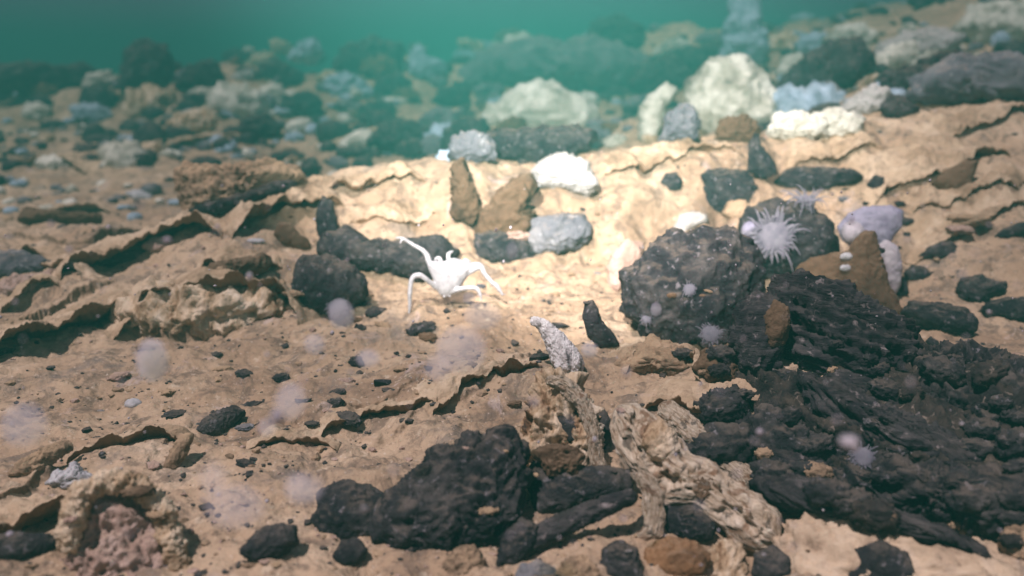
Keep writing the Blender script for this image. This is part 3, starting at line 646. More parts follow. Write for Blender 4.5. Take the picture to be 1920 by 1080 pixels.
rock('pale_crust', 'pale crust cap with dark pockets above the black rocks', 'rock',
     [(975, 870), (985, 800), (1000, 730), (1030, 702), (1070, 712), (1100, 750), (1118, 810), (1135, 868), (1100, 886), (1060, 876), (1010, 900)], 'pale', .55, 34, 129, .46, fine=.5, lumps=1.3, sub=6, base=(1050, 890))
def loft(name, label, cat, A, B, mat, base, tilt=35, thick=.7, seed=1, groove=.16, lump=.18, hollow=0.0, dist=None):
    '''solid with an elliptical section swung between two pixel outlines A and B; fibres run along it'''
    bp = at(base[0], base[1], rocks=False)[0] if dist is None else CAM + ray(*base) * dist
    r, u, nn = frame(bp, R(tilt)); away = nn if nn @ (bp - CAM) > 0 else -nn
    def line(P, n):
        W_ = np.array([on_plane(a, b, bp, nn) for a, b in P]); q = np.r_[0, np.cumsum(np.linalg.norm(np.diff(W_, axis=0), axis=1))]; t = np.linspace(0, q[-1], n)
        o = np.stack([np.interp(t, q, W_[:, k]) for k in range(3)], 1)
        for k in range(3): o[:, k] = np.convolve(np.pad(o[:, k], 3, 'edge'), np.ones(7) / 7, 'valid')
        return o
    n, m = 150, 110; a, b = line(A, n), line(B, n); c = (a + b) / 2; h = (b - a) / 2; hl = np.linalg.norm(h, axis=1)
    s_ = np.linspace(0, 1, n); end = np.clip(np.minimum(s_, 1 - s_) / .06, 0, 1) ** .5
    ph = np.linspace(0, 2 * math.pi, m, endpoint=False); S_, PH = np.meshgrid(s_, ph, indexing='ij')
    L_ = np.linalg.norm(np.diff(c, axis=0), axis=1).sum() / hl.mean()
    q = np.stack([S_.ravel() * L_, np.cos(PH.ravel()) * 1.0, np.sin(PH.ravel())], 1)
    fib = fbm(q * np.array([.8, 4.5, 4.5]) + seed, 4, 150, True, .55) - .35; big = fbm(q * np.array([.9, 1.2, 1.2]) + seed * 2, 4, 156)
    rad = 1 + groove * fib + lump * big
    rad = rad.reshape(n, m) * end[:, None]
    rad = rad - hollow * (np.exp(-((np.sin(PH) + 1) / .35) ** 2)) * sstep(-.2, .25, big.reshape(n, m))
    V = c[:, None, :] + h[:, None, :] * (np.cos(PH) * rad)[..., None] + away * ((hl[:, None] * thick * np.sin(PH) * rad)[..., None])
    V = V.reshape(-1, 3); I_ = np.arange(n * m).reshape(n, m); J_ = np.roll(I_, -1, 1)
    F = np.concatenate([np.c_[I_[:-1].ravel(), J_[:-1].ravel(), J_[1:].ravel()], np.c_[I_[:-1].ravel(), J_[1:].ravel(), I_[1:].ravel()]])
    o = mesh_obj(name, V, F, M[mat], bvh=True)
    at_ = o.data.attributes.new('flow', 'FLOAT_VECTOR', 'POINT'); at_.data.foreach_set('vector', (q + seed * 3.0).astype(np.float32).ravel())
    return tag(o, label, cat)
loft('fluted_crust', 'pale fluted trunk-like crust running diagonally at bottom right of centre', 'rock',
     [(1172, 748), (1205, 762), (1228, 790), (1262, 812), (1295, 845), (1345, 878), (1400, 912), (1455, 950), (1475, 990)],
     [(1140, 772), (1152, 820), (1168, 865), (1196, 905), (1240, 945), (1295, 950), (1340, 985), (1395, 1030), (1450, 1045)], 'fibre', (1300, 1000), 38, .75, 3, .095, .24, .7)
loft('crust_strut', 'pale strut of crust standing down from the left side of the fluted crust', 'rock',
     [(1225, 890), (1245, 925), (1246, 970), (1240, 1005), (1205, 1022)], [(1180, 880), (1205, 925), (1205, 965), (1190, 990), (1165, 1003)], 'fibre', (1215, 1010), 25, .6, 5, .2, .2)
loft('crust_wall', 'thin pale curving wall of crust left of the black hollow', 'rock',
     [(1035, 700), (1072, 712), (1102, 745), (1122, 795), (1130, 850), (1142, 885)], [(1015, 712), (1052, 735), (1082, 768), (1100, 812), (1105, 858), (1118, 895)], 'fibre', (1120, 900), 28, .9, 7, .25, .22)
loft('crust_wall', 'tan crust rib on the right of the fluted crust, above the dark outcrop edge', 'rock',
     [(1250, 745), (1300, 780), (1340, 830), (1400, 870), (1440, 905)], [(1225, 765), (1275, 815), (1320, 850), (1375, 895), (1420, 930)], 'fibre', (1400, 930), 45, .5, 9, .22, .2)
rock('dark_stone', 'black solid shade filling the hollow between crust wall and fluted crust', 'rock', [(1112, 775), (1130, 762), (1145, 785), (1148, 820), (1132, 845), (1116, 820)], 'dark', .4, 30, 171, .12, sub=4, base=(1130, 850))  # shade of the black hole, modelled as a dark solid
rock('dark_stone', 'dark shaded-pocket fill in the upper part of the pale crust cap', 'rock', [(1062, 745), (1080, 735), (1100, 750), (1102, 772), (1085, 780), (1068, 768)], 'dark', .5, 30, 173, .16, sub=4, onrock=True)  # dark solid set in for the shade of a hole
rock('dark_stone', 'dark shaded-pocket fill in the middle of the pale crust cap', 'rock', [(1030, 800), (1045, 775), (1075, 780), (1090, 805), (1075, 830), (1045, 825)], 'dark', .5, 30, 175, .16, sub=4, onrock=True)  # another shaded hole, given as a dark solid
rock('rust_patch', 'rusty brown crust lump in the lower part of the pale crust cap', 'rock', [(1000, 850), (1030, 832), (1070, 835), (1095, 855), (1080, 885), (1030, 890)], 'brown', .4, 35, 177, .3, sub=5, onrock=True)
rock('rust_patch', 'rusty dark lump on the middle of the fluted crust', 'rock', [(1275, 900), (1300, 885), (1335, 895), (1350, 920), (1325, 940), (1290, 930)], 'brown', .4, 35, 179, .3, sub=5, onrock=True)
rock('pale_lump', 'smooth pale knob on the upper part of the fluted crust', 'rock', [(1200, 830), (1215, 795), (1240, 785), (1265, 810), (1275, 845), (1255, 866), (1220, 862)], 'pale', .7, 30, 133, .16, base=(1240, 866), onrock=True)
rock('orange_stone', 'rusty orange stone at the bottom edge under the fluted crust', 'rock', [(1200, 1075), (1210, 1030), (1250, 1008), (1300, 1015), (1330, 1040), (1325, 1085), (1260, 1100)], 'orange', .7, 35, 135, .18)
rock('dark_stone', 'dark greenish stone tucked under the fluted crust', 'rock', [(1235, 965), (1250, 948), (1300, 950), (1340, 980), (1335, 1010), (1290, 1015), (1250, 1000)], 'dark', .7, 35, 137, .14)
rock('dark_stone', 'dark stone at the bottom edge left of the rusty stone', 'rock', [(1125, 1080), (1130, 1030), (1155, 1012), (1195, 1030), (1205, 1085), (1160, 1110)], 'dark', .7, 35, 139, .16)
rock('pale_stone', 'pale ridged stone at the bottom edge right of centre', 'rock', [(1300, 1100), (1320, 1040), (1360, 1010), (1390, 1025), (1400, 1070), (1390, 1110)], 'pale', .6, 35, 141, .22, sdir=60)
rock('tan_stone', 'tan stone at bottom centre below the log-like rock', 'rock', [(1040, 1090), (1055, 1055), (1090, 1040), (1120, 1060), (1125, 1100)], 'crust', .6, 35, 143, .24)
rock('tan_stone', 'knobbly brown stone at the bottom edge under the big black rock', 'rock', [(830, 1065), (850, 1030), (890, 1022), (910, 1050), (900, 1090), (850, 1095)], 'crust', .6, 35, 145, .24)
rock('grey_rock', 'grey stone at the bottom edge below the log-like rock', 'rock', [(960, 1100), (975, 1060), (1010, 1050), (1045, 1070), (1050, 1110)], 'grey', .6, 40, 147, .18)
rock('pale_sheet', 'smooth pale rock sheet with rippled edge at bottom right', 'rock',
     [(1450, 1010), (1475, 975), (1520, 965), (1550, 958), (1600, 985), (1650, 1000), (1700, 995), (1760, 1010), (1830, 1045), (1900, 1075), (1960, 1120), (1800, 1150), (1600, 1150), (1450, 1100)], 'sheet', .35, 58, 149, .20, sub=6, base=(1650, 1075))
rock('dark_stone', 'dark stone in front of the pale sheet at the bottom edge', 'rock', [(1410, 1080), (1415, 1038), (1450, 1022), (1480, 1045), (1485, 1090), (1440, 1105)], 'dark', .7, 35, 151, .12, base=(1450, 1078), onrock=True)
rock('dark_stone', 'round blackish stone cut by the bottom edge on the pale sheet', 'rock', [(1585, 1085), (1600, 1030), (1650, 1012), (1700, 1035), (1725, 1085), (1650, 1120)], 'dark', .7, 35, 153, .12, base=(1650, 1078), onrock=True)
rock('tan_stone', 'tan stone in the lower right corner', 'rock', [(1870, 1020), (1890, 975), (1940, 960), (1980, 1000), (1980, 1060), (1900, 1050)], 'crust', .6, 40, 155, .16)
rock('brown_rock', 'brown shaded rock at the left end of the black cleft', 'rock', [(1300, 690), (1320, 655), (1370, 645), (1395, 680), (1380, 715), (1330, 715)], 'brown', .6, 35, 157, .18)
rock('pale_stone', 'tan ridge of crust under the big dark boulder', 'rock', [(1140, 690), (1180, 660), (1220, 630), (1265, 645), (1300, 670), (1310, 700), (1260, 700), (1210, 690), (1170, 705)], 'crust', .5, 45, 159, .24)

# ------------------------------------------------------------------ white fluted sponge
spine('fluted_sponge', 'white fluted sponge leaning left in the centre foreground', 'sponge',
      [[(1002, 602, 8), (1018, 610, 11), (1036, 632, 18), (1055, 662, 26), (1070, 685, 26), (1075, 708, 14)], [(1036, 632, 8), (1048, 650, 10, .01), (1050, 690, 9, .015)]],
      'fluted', (1070, 712), 15, .22, 161, sdir=-55, size=.018, voxel=.0016)

# ------------------------------------------------------------------ lilac sponge sheets
rock('sheet_sponge', 'broad lilac sheet sponge standing behind the brown shadow slab', 'sponge', [(1570, 425), (1590, 402), (1620, 388), (1670, 385), (1694, 396), (1690, 425), (1670, 452), (1640, 462), (1600, 468), (1578, 450)], 'lilac', .35, 10, 163, .08, base=(1640, 545), lumps=.7)
rock('sheet_sponge', 'paler lower lobe of sponge under the broad lilac sheet', 'sponge', [(1635, 470), (1660, 448), (1684, 462), (1692, 500), (1688, 535), (1672, 562), (1650, 540), (1640, 505)], 'palelilac', .35, 10, 165, .08, base=(1668, 562), lumps=.7)

# ------------------------------------------------------------------ crab
def crab():
    bp, _, t = at(770, 584)
    bp = CAM + ray(840, 560) * (t * 1.0 + .03); sc = (t + .03) / FPX
    r, u, nn = frame(bp, R(8)); away = nn if nn @ (bp - CAM) > 0 else -nn
    def q(x, y, f=0.0): return on_plane(x, y, bp, nn) - away * f
    parts = []
    # carapace, a tapering pear with its wide part up
    D, F = ico(4); poly = [(800, 492), (815, 489), (832, 490), (850, 483), (864, 486), (880, 492), (890, 500), (878, 516), (866, 534), (850, 552), (838, 558), (826, 554), (817, 540), (811, 522), (804, 506)]
    W3 = np.array([q(*p) for p in poly]); c3 = W3.mean(0); Q = np.stack([(W3 - c3) @ r, (W3 - c3) @ u], 1)
    th = np.arctan2(D[:, 1], D[:, 0]); rad = star_radius(Q, np.zeros(2), th) * np.hypot(D[:, 0], D[:, 1]) ** .8
    parts.append((c3 + np.outer(rad * np.cos(th), r) + np.outer(rad * np.sin(th), u) + np.outer(D[:, 2] * .024, away), F))
    def limb(pts):
        P = [q(p[0], p[1], p[3]) for p in pts]; rr = [p[2] * sc * .88 for p in pts]
        parts.append(tube(P, rr, 10))
        for a, b in zip(P, rr): parts.append(ball(a, b * 1.02, 2))
    limb([(820, 505, 8, 0), (806, 493, 6.5, .0), (800, 478, 5.5, -.004), (790, 468, 4.4, -.006), (772, 458, 3.8, -.006), (757, 448, 3.6, -.004), (749, 446, 2.6, -.003), (742, 446, 1.6, 0)])
    limb([(757, 448, 3.0, -.004), (752, 452, 1.9, 0), (751, 456, 1.1, .002)])
    limb([(818, 538, 6, .004), (803, 525, 5.0, .018), (788, 514, 6.0, .026), (774, 519, 5.0, .032), (770, 545, 4.6, .036), (769.5, 570, 3.6, .034), (768, 586, 1.4, .033)])
    limb([(872, 503, 9, 0), (898, 498, 7.5, .005), (909, 513, 4.6, .010), (921, 527, 4.6, .016), (931, 535, 5.6, .018), (941, 550, 2.6, .020)])
    limb([(868, 515, 8, 0), (885, 505, 8, .006), (898, 500, 6, .008)])
    limb([(846, 545, 7, .008), (866, 539, 5.2, .020), (882, 537, 5.0, .026), (894, 539, 4.8, .030), (900, 551, 3.2, .032), (901, 560, 1.5, .032)])
    limb([(870, 500, 4, -.01), (872, 490, 4.2, -.016), (880, 492, 3.4, -.02), (889, 500, 2.4, -.024)])
    limb([(829, 495, 4, -.008), (823, 485, 4.4, -.014), (816, 488, 3, -.02)])
    limb([(842, 490, 5, -.008), (841, 478, 4.6, -.014), (848, 473, 3.2, -.02)])
    for a, b in ((833, 553), (843, 553)): parts.append(ball(q(a, b, .024), 2.4 * sc, 2))
    V, F = join(parts); V, F = remesh(V, F, .0012, 3)
    V = roughen(V, F, .02, .05, 5)
    o = mesh_obj('crab', V, F, M['shell'])
    tag(o, 'white long-legged crab with one raised claw arm in front of the long black rock', 'crab')
crab()

# ------------------------------------------------------------------ anemones
def anemone(label, px, py, rpx, ntent, length, mat, tilt_cam=.6, up=0.0, seed=0, spread=.9):
    p, nrm, t = at(px, py); sc = t / FPX; r = rpx * sc
    ax = -ray(px, py); ax /= np.linalg.norm(ax); ax = ax * tilt_cam + np.array([0, 0, 1.0]) * (1 - tilt_cam + up); ax /= np.linalg.norm(ax)
    a = np.cross(ax, [0, 0, 1.0]); a = a / np.linalg.norm(a) if np.linalg.norm(a) > .05 else np.array([1.0, 0, 0]); b = np.cross(ax, a)
    root = bpy.data.objects.new('sea_anemone', None); COL.objects.link(root); root.location = (p - ax * r * .3).tolist(); root.empty_display_size = .02
    tag(root, label, 'anemone', 'sea anemones on the dark rocks')
    g = np.random.default_rng(seed)
    V, F = tube([p - ax * r * .5, p, p + ax * r * .35, p + ax * r * .55], [r * .8, r * .62, r * .72, r * .45], 20)
    V = roughen(V, F, r, .06, seed); mesh_obj('column', V, F, M[mat], parent=root)
    V, F = ball([0, 0, 0], 1.0, 3); V = V * [r * .66, r * .66, r * .26]; B = np.stack([a, b, ax]); V = V @ B + p + ax * r * .55
    mesh_obj('oral_disc', V, F, M[mat], parent=root)
    for k in range(ntent):
        w = 2 * math.pi * (k + g.uniform(-.3, .3)) / ntent; ring = k % 2
        dr = math.cos(w) * a + math.sin(w) * b; L = length * r * g.uniform(.75, 1.15)
        s0 = p + ax * r * .5 + dr * r * (.42 + .14 * ring); el = g.uniform(.15, .5) + .25 * (1 - ring)
        cur = g.normal(size=3) * .22 * L; L = L * g.uniform(.7, 1.1)
        pts = [s0, s0 + (dr * spread + ax * el) * L * .4 + cur * .3, s0 + (dr * spread + ax * el * .8) * L * .75 + cur, s0 + (dr * spread + ax * el * .3) * L + cur * 1.5 - np.array([0, 0, .12 * L])]
        V, F = tube(pts, [r * .075, r * .06, r * .04, r * .012], 6)
        mesh_obj('tentacle', V, F, M[mat], parent=root)
    return root
anemone('pale purple anemone with drooping tentacles on the front of the dark rock', 1450, 450, 44, 92, .62, 'anemone', .75, seed=1)
anemone('light anemone with long fine tentacles on top of the dark rock', 1512, 385, 22, 40, 1.35, 'anemone', .35, .4, seed=2)
anemone('small white anemone low on the right of the large dark boulder', 1332, 632, 26, 44, .45, 'anemone', .7, seed=3)
anemone('faint pale anemone on the dark layered rocks at lower right', 1618, 862, 28, 44, .42, 'anemone', .7, seed=4)
anemone('pale anemone at the foot of the rough boulder left of the crab', 632, 578, 26, 44, .42, 'anemone', .7, seed=5)
anemone('tiny whitish anemone at the lower left of the large dark boulder', 1212, 600, 13, 20, .8, 'anemone', .7, seed=6)
anemone('round lilac anemone in the middle of the large dark boulder', 1293, 545, 17, 30, .4, 'anemone', .8, seed=7)
def bleb(name, label, cat, px, py, rpx, mat, group=None, squash=(1, 1, 1), seed=0):
    p, nrm, t = at(px, py); r = rpx * t / FPX
    V, F = ball([0, 0, 0], 1.0, 3); V = roughen(V * np.array(squash) * r, F, r, .22, seed) + p + np.array([0, 0, r * .25])
    return tag(mesh_obj(name, V, F, M[mat]), label, cat, group)
bleb('round_sponge', 'round lilac sponge just left of the purple tentacled anemone', 'sponge', 1408, 436, 17, 'lilac', seed=1)
bleb('white_shell', 'upper of two small white shells on the brown shadow slab', 'shell', 1587, 484, 12, 'shell', 'white shells on the brown slab', (1, .6, .6), 2)
bleb('white_shell', 'lower of two small white shells on the brown shadow slab', 'shell', 1585, 505, 10, 'shell', 'white shells on the brown slab', (1, .6, .6), 3)
bleb('round_sponge', 'pale round sponge on the left edge of the broad lilac sheet', 'sponge', 1598, 440, 20, 'palelilac', seed=4)
bleb('white_shell', 'white shell lying alone on the open sand at left', 'shell', 250, 761, 15, 'shell', None, (1, .8, .6), 5)
bleb('white_shell', 'thin white shell strip on the sand left of the rough boulder', 'shell', 480, 456, 14, 'shell', None, (1.2, .5, .35), 6)

# ------------------------------------------------------------------ pebbles on the near sand
PEB = [(792, 621, 26, 13), (706, 588, 18, 9), (682, 571, 15, 7), (676, 617, 11, 8), (459, 704, 16, 8), (527, 710, 14, 7), (668, 683, 13, 12), (632, 737, 14, 5),
       (630, 758, 15, 10), (640, 692, 8, 7), (328, 778, 20, 5), (655, 786, 22, 7), (1280, 665, 18, 9), (585, 795, 12, 4), (1650, 470, 8, 5), (1700, 440, 7, 4)]
protos = []
for k in range(6):
    D, F = ico(4); g = np.random.default_rng(100 + k)
    V = np.sign(D) * np.abs(D) ** .8 * np.array([1, g.uniform(.6, .9), g.uniform(.45, .7)]); V = roughen(V, F, 1.0, .42, 200 + k)
    m_ = bpy.data.meshes.new('pebble'); m_.from_pydata(V.tolist(), [], F.tolist()); m_.update(); m_.polygons.foreach_set('use_smooth', np.ones(len(F), bool)); protos.append(m_)
def pmesh(k, mat):
    m_ = protos[k % 6].copy(); m_.materials.clear(); m_.materials.append(M[mat]); return m_
PM = {(k, mt): pmesh(k, mt) for k in range(6) for mt in ('dark', 'brownlayer', 'grey', 'pale', 'brown', 'bluegrey', 'cream', 'crust', 'white', 'pink')}
def pebble(name, label, cat, px, py, rx, ry, mat, k, group, rocks=True, y=None, sink=.38, p=None):
    if p is None: p, nrm, t = at(px, py, rocks)
    else: t = p[1]
    s = t / FPX
    o = bpy.data.objects.new(name, PM[(k % 6, mat)]); COL.objects.link(o)
    h = ry * s * 1.5
    o.scale = (rx * s, max(rx * .8, ry) * s, h); o.rotation_euler = (random.uniform(-.25, .25), random.uniform(-.25, .25), random.uniform(-.5, .5) + (math.pi if k % 2 else 0))
    o.location = (p[0], p[1], p[2] + h * (.5 - sink))
    return tag(o, label, cat, group)
PLAB = ['dark oval pebble in front of the crab, largest of the sand pebbles', 'dark pebble just below the rough boulder by the crab', 'dark chip touching the right foot of the rough boulder',
        'small dark pebble left of the large oval pebble', 'flat dark pebble, left of a pair on the open sand', 'flat dark pebble, right of a pair on the open sand', 'round black pebble on the sand below the crab',
        'thin dark chip above the low crust lip', 'dark pebble just above the low crust lip', 'tiny dark pebble left of the round black one', 'thin dark sliver left of the ribbed stone', 'dark oblong pebble lying in the low crust lip',
        'dark pebble on the tan crust under the big dark boulder', 'thin dark chip at the left tip of the low crust lip', 'tiny dark chip near the lilac sponge', 'tiny dark chip right of the lilac sponge']
for k, (a, b, c_, d_) in enumerate(PEB): pebble('pebble', PLAB[k], 'pebble', a, b, c_, d_, 'dark', k, 'dark pebbles on the near sand')

g = np.random.default_rng(5)
FL = {'crust': 'tan crust crumb lying on the near sediment', 'brown': 'brown crust crumb lying on the near sediment', 'dark': 'small dark chip lying on the near sediment', 'pink': 'pinkish crumb lying on the near sediment', 'grey': 'grey chip lying on the near sediment'}
for k in range(130):
    px, py = g.uniform(-10, 1930), g.uniform(370, 1075)
    if 1350 < px < 1930 and 500 < py < 1000 and g.uniform() < .9: continue
    if py < 450 and 600 < px < 1400 and g.uniform() < .7: continue
    p, nn_, t = at(px, py)
    if nn_[2] < .5: continue
    mt = g.choice(list(FL), p=[.3, .22, .28, .1, .1]); sz = float(np.exp(g.normal(2.1, .5)))
    pebble('crust_crumb' if mt in ('crust', 'brown', 'pink') else 'rock_chip', FL[mt], 'fragment', px, py, sz * g.uniform(1, 2), sz * .55, mt, int(g.integers(0, 6)), 'loose fragments on the near sediment', p=p, sink=.45)

LL = {'dark': 'dark lump lying among the layered black rocks at right', 'brownlayer': 'brownish lump lying among the layered black rocks at right', 'crust': 'tan crumb lying among the layered black rocks at right'}
for k in range(70):
    px, py = g.uniform(1330, 1920), g.uniform(640, 1060)
    if py < 560 + .28 * (px - 1400) or py > 900 + .30 * (px - 1380): continue
    mt = g.choice(list(LL), p=[.76, .16, .08]); sz = float(np.exp(g.normal(2.9, .45))) * (.5 if mt == 'crust' else 1)
    pebble('rock_lump', LL[mt], 'rock', px, py, sz * 1.3, sz * .75, mt, int(g.integers(0, 6)), 'lumps on the black outcrop', sink=.45)

# ------------------------------------------------------------------ hazy background
def far_rock(label, poly, y, mat, seed, thick=.7, rough=.2, tilt=15, sub=5):
    c2 = np.array(poly, float); b = (c2[:, 0].mean(), c2[:, 1].max())
    d = ray(*b); t_ = at(b[0], b[1], rocks=False)[2]
    if t_ > 11: t_ = 1.25 * y / d[1]
    return rock('boulder', label, 'boulder', poly, mat, thick, tilt, seed, rough, dist=t_, base=b, sub=sub, bvh=True, lumps=1.3)
far_rock('big cream domed boulder in the haze behind the white boulder', [(900, 225), (915, 195), (960, 175), (1005, 155), (1050, 165), (1090, 185), (1125, 215), (1110, 240), (1050, 250), (960, 250), (910, 245)], 3.1, 'cream', 301)
far_rock('dark shadow shape under the cream domed boulder', [(898, 265), (930, 245), (1000, 240), (1080, 238), (1118, 250), (1100, 280), (1060, 300), (1000, 305), (930, 300)], 2.85, 'dark', 303)  # shadowed hollow below the dome, built as a dark solid
far_rock('pale mound of rock in the haze above the upright dark rock', [(1290, 230), (1292, 150), (1340, 110), (1400, 100), (1440, 150), (1460, 200), (1450, 240), (1380, 245)], 3.1, 'cream', 305, .8)
far_rock('tall pale curved rock left of the pale mound', [(1200, 262), (1198, 215), (1215, 180), (1250, 155), (1270, 165), (1245, 200), (1238, 240), (1225, 265)], 2.95, 'cream', 307, .6)
far_rock('small pale rock on the pale mound top', [(1455, 140), (1470, 108), (1500, 98), (1512, 115), (1500, 140), (1470, 148)], 3.3, 'cream', 309)
far_rock('dark hazy rock between the pale mound and the greenish rock', [(1440, 180), (1470, 140), (1530, 90), (1610, 70), (1640, 100), (1620, 140), (1560, 170), (1480, 195)], 3.7, 'dark', 311)
far_rock('bright greenish-white rock at the upper right', [(1640, 120), (1645, 80), (1700, 60), (1760, 55), (1810, 65), (1790, 90), (1740, 115), (1690, 130)], 4.0, 'white', 313)
far_rock('white jagged rock on the slope at upper right', [(1560, 215), (1585, 195), (1610, 175), (1640, 160), (1668, 170), (1662, 195), (1630, 210), (1590, 215)], 2.75, 'white', 315, .6, .28)
far_rock('dark rock right of the white jagged rock', [(1650, 205), (1670, 175), (1700, 185), (1725, 205), (1700, 220), (1665, 222)], 2.9, 'dark', 317)
far_rock('grey-blue mound at the upper right border', [(1690, 190), (1720, 140), (1780, 110), (1860, 100), (1960, 110), (1960, 190), (1850, 190), (1760, 195)], 3.7, 'grey', 319, .8)
far_rock('brown rock on the pale mound right side', [(1440, 215), (1460, 180), (1520, 165), (1560, 180), (1540, 205), (1480, 215)], 3.15, 'brown', 321)
far_rock('bright blue hazy rock left of the cream dome', [(765, 140), (770, 95), (785, 80), (800, 105), (835, 115), (838, 135), (815, 155), (790, 155)], 4.3, 'bluegrey', 323, .7, .14)
far_rock('pale blue slab in the rubble left of the bright blue rock', [(605, 165), (615, 140), (650, 135), (690, 155), (700, 175), (660, 182), (620, 180)], 4.3, 'bluegrey', 325)
far_rock('bright green-lit rock at the far edge of the rubble', [(420, 152), (445, 136), (475, 130), (480, 146), (450, 154)], 5.6, 'white', 327)
far_rock('dark rock right of the bright green-lit rock', [(478, 145), (490, 118), (515, 112), (545, 125), (570, 140), (560, 158), (510, 160)], 5.0, 'dark', 329)
far_rock('large dim rock far left in the water', [(-40, 160), (0, 120), (60, 118), (120, 130), (150, 115), (185, 135), (190, 165), (100, 172)], 6.2, 'dark', 331)
far_rock('tall dim rock far off behind the left rubble', [(225, 165), (235, 90), (270, 75), (315, 85), (325, 130), (320, 170), (270, 175)], 6.4, 'dark', 333)
far_rock('dim rocky rise far behind the cream dome', [(840, 170), (880, 110), (960, 80), (1040, 85), (1120, 70), (1200, 100), (1240, 140), (1160, 165), (1000, 165)], 5.2, 'grey', 335)
far_rock('dim blue upright light plume at the top right of centre', [(1360, 110), (1362, 40), (1375, -20), (1420, -25), (1425, 40), (1440, 90), (1430, 120), (1390, 125)], 4.3, 'bluegrey', 337, .5)  # pale plume of blue light, built as a solid shape
far_rock('dim green hump at the top right corner', [(1780, 60), (1820, 20), (1880, 5), (1960, 0), (1960, 80), (1850, 85)], 5.0, 'cream', 339)
far_rock('grey rounded rock among the rubble left of the dark hollow', [(790, 225), (800, 208), (830, 200), (860, 212), (865, 235), (840, 248), (805, 245)], 3.4, 'grey', 341)
far_rock('dark rounded rock in the rubble above the grey rounded rock', [(810, 190), (825, 165), (855, 158), (880, 170), (882, 195), (850, 202)], 3.9, 'dark', 343)
far_rock('pale small rock in haze right of the cream dome', [(1140, 165), (1145, 145), (1165, 138), (1180, 150), (1175, 170), (1155, 175)], 3.9, 'cream', 345)

for k, (lab, poly, y, mt) in enumerate([
    ('dim pale rock at the far edge of the plain, left of the tall dim rock', [(150, 165), (165, 140), (205, 132), (222, 150), (215, 170)], 6.5, 'cream'),
    ('dim dark rock at the far edge right of the tall dim rock', [(330, 160), (350, 125), (395, 115), (420, 140), (410, 165)], 6.8, 'dark'),
    ('dim bluish rock far off above the bright green-lit rock', [(540, 110), (560, 80), (590, 72), (605, 95), (590, 118)], 7.0, 'bluegrey'),
    ('dim dark mound far off left of the bright blue rock', [(620, 130), (650, 85), (710, 70), (760, 90), (750, 130), (690, 140)], 7.0, 'dark'),
    ('dim pale rock on the far rise above the cream dome', [(930, 95), (950, 70), (985, 62), (1010, 80), (995, 100)], 6.6, 'cream'),
    ('dim dark rock on the skyline right of the far rise', [(1090, 90), (1110, 45), (1165, 30), (1205, 55), (1200, 95)], 7.2, 'dark'),
    ('pale grey rock filling the gap left of the pale mound', [(1240, 265), (1250, 215), (1285, 190), (1310, 215), (1305, 260)], 3.0, 'grey'),
    ('brownish rock at the foot of the pale mound', [(1340, 262), (1350, 225), (1400, 215), (1425, 240), (1410, 268)], 2.8, 'brown'),
    ('light rock on the right foot of the pale mound', [(1440, 250), (1450, 215), (1500, 210), (1545, 225), (1550, 250), (1490, 262)], 2.85, 'cream'),
    ('cream rock beneath the white jagged rock', [(1500, 245), (1520, 215), (1570, 205), (1620, 222), (1610, 250), (1550, 258)], 2.7, 'cream'),
    ('grey rock left of the white jagged rock', [(1500, 200), (1515, 165), (1560, 155), (1590, 180), (1570, 205)], 3.1, 'grey'),
    ('hazy dark rock under the bright greenish-white rock', [(1690, 150), (1720, 115), (1790, 95), (1830, 115), (1810, 145), (1740, 160)], 3.6, 'dark'),
    ('hazy pale rock high on the right behind the dark hazy rock', [(1540, 80), (1570, 50), (1620, 45), (1650, 65), (1620, 90)], 4.3, 'cream'),
    ('hazy dark rock at the top right under the green hump', [(1850, 120), (1870, 85), (1930, 75), (1980, 90), (1980, 130), (1900, 135)], 4.0, 'dark'),
    ('hazy grey rock right of the dim rocky rise', [(1180, 165), (1200, 125), (1260, 105), (1300, 130), (1295, 170), (1240, 180)], 3.9, 'dark'),
    ('dark rock behind the pale mound, left shoulder', [(1270, 130), (1290, 95), (1340, 80), (1370, 100), (1350, 135)], 3.9, 'dark'),
    ('greenish pale rock above the small pale hazy rock', [(1225, 105), (1240, 80), (1280, 72), (1300, 90), (1280, 110)], 4.3, 'cream'),
    ('grey-brown rock at the left side of the cream domed boulder', [(840, 290), (850, 255), (890, 245), (925, 265), (930, 295), (880, 305)], 2.75, 'grey'),
    ('dark rubble rock left of the pale blue slab', [(520, 210), (535, 180), (580, 170), (605, 190), (600, 215), (550, 220)], 4.0, 'dark'),
    ('hazy pale rock in the middle of the left rubble', [(300, 250), (330, 215), (380, 205), (410, 225), (390, 250), (340, 258)], 3.9, 'pale'),
    ('dark rock on the plain above the orange-tan slab', [(440, 250), (455, 225), (500, 215), (530, 235), (520, 255), (470, 260)], 3.6, 'dark'),
    ('dark rubble rock between the two blue rocks', [(700, 175), (710, 145), (745, 135), (765, 150), (765, 178), (730, 185)], 4.2, 'dark'),
    ('dark rubble rock just behind the left part of the bright ridge', [(690, 270), (710, 235), (770, 225), (800, 245), (790, 275), (730, 285)], 3.1, 'dark')]):
    far_rock(lab, poly, y, mt, 400 + 2 * k, .75, .26)
g = np.random.default_rng(42)
labs = {'dark': 'dark stone in the hazy rubble field beyond the sand', 'grey': 'grey stone in the hazy rubble field beyond the sand', 'pale': 'pale mottled stone in the hazy rubble beyond the sand',
        'bluegrey': 'bluish stone in the hazy rubble field beyond the sand', 'cream': 'cream stone in the hazy rubble field beyond the sand', 'brown': 'brown stone in the hazy rubble field beyond the sand'}
cnt = 0
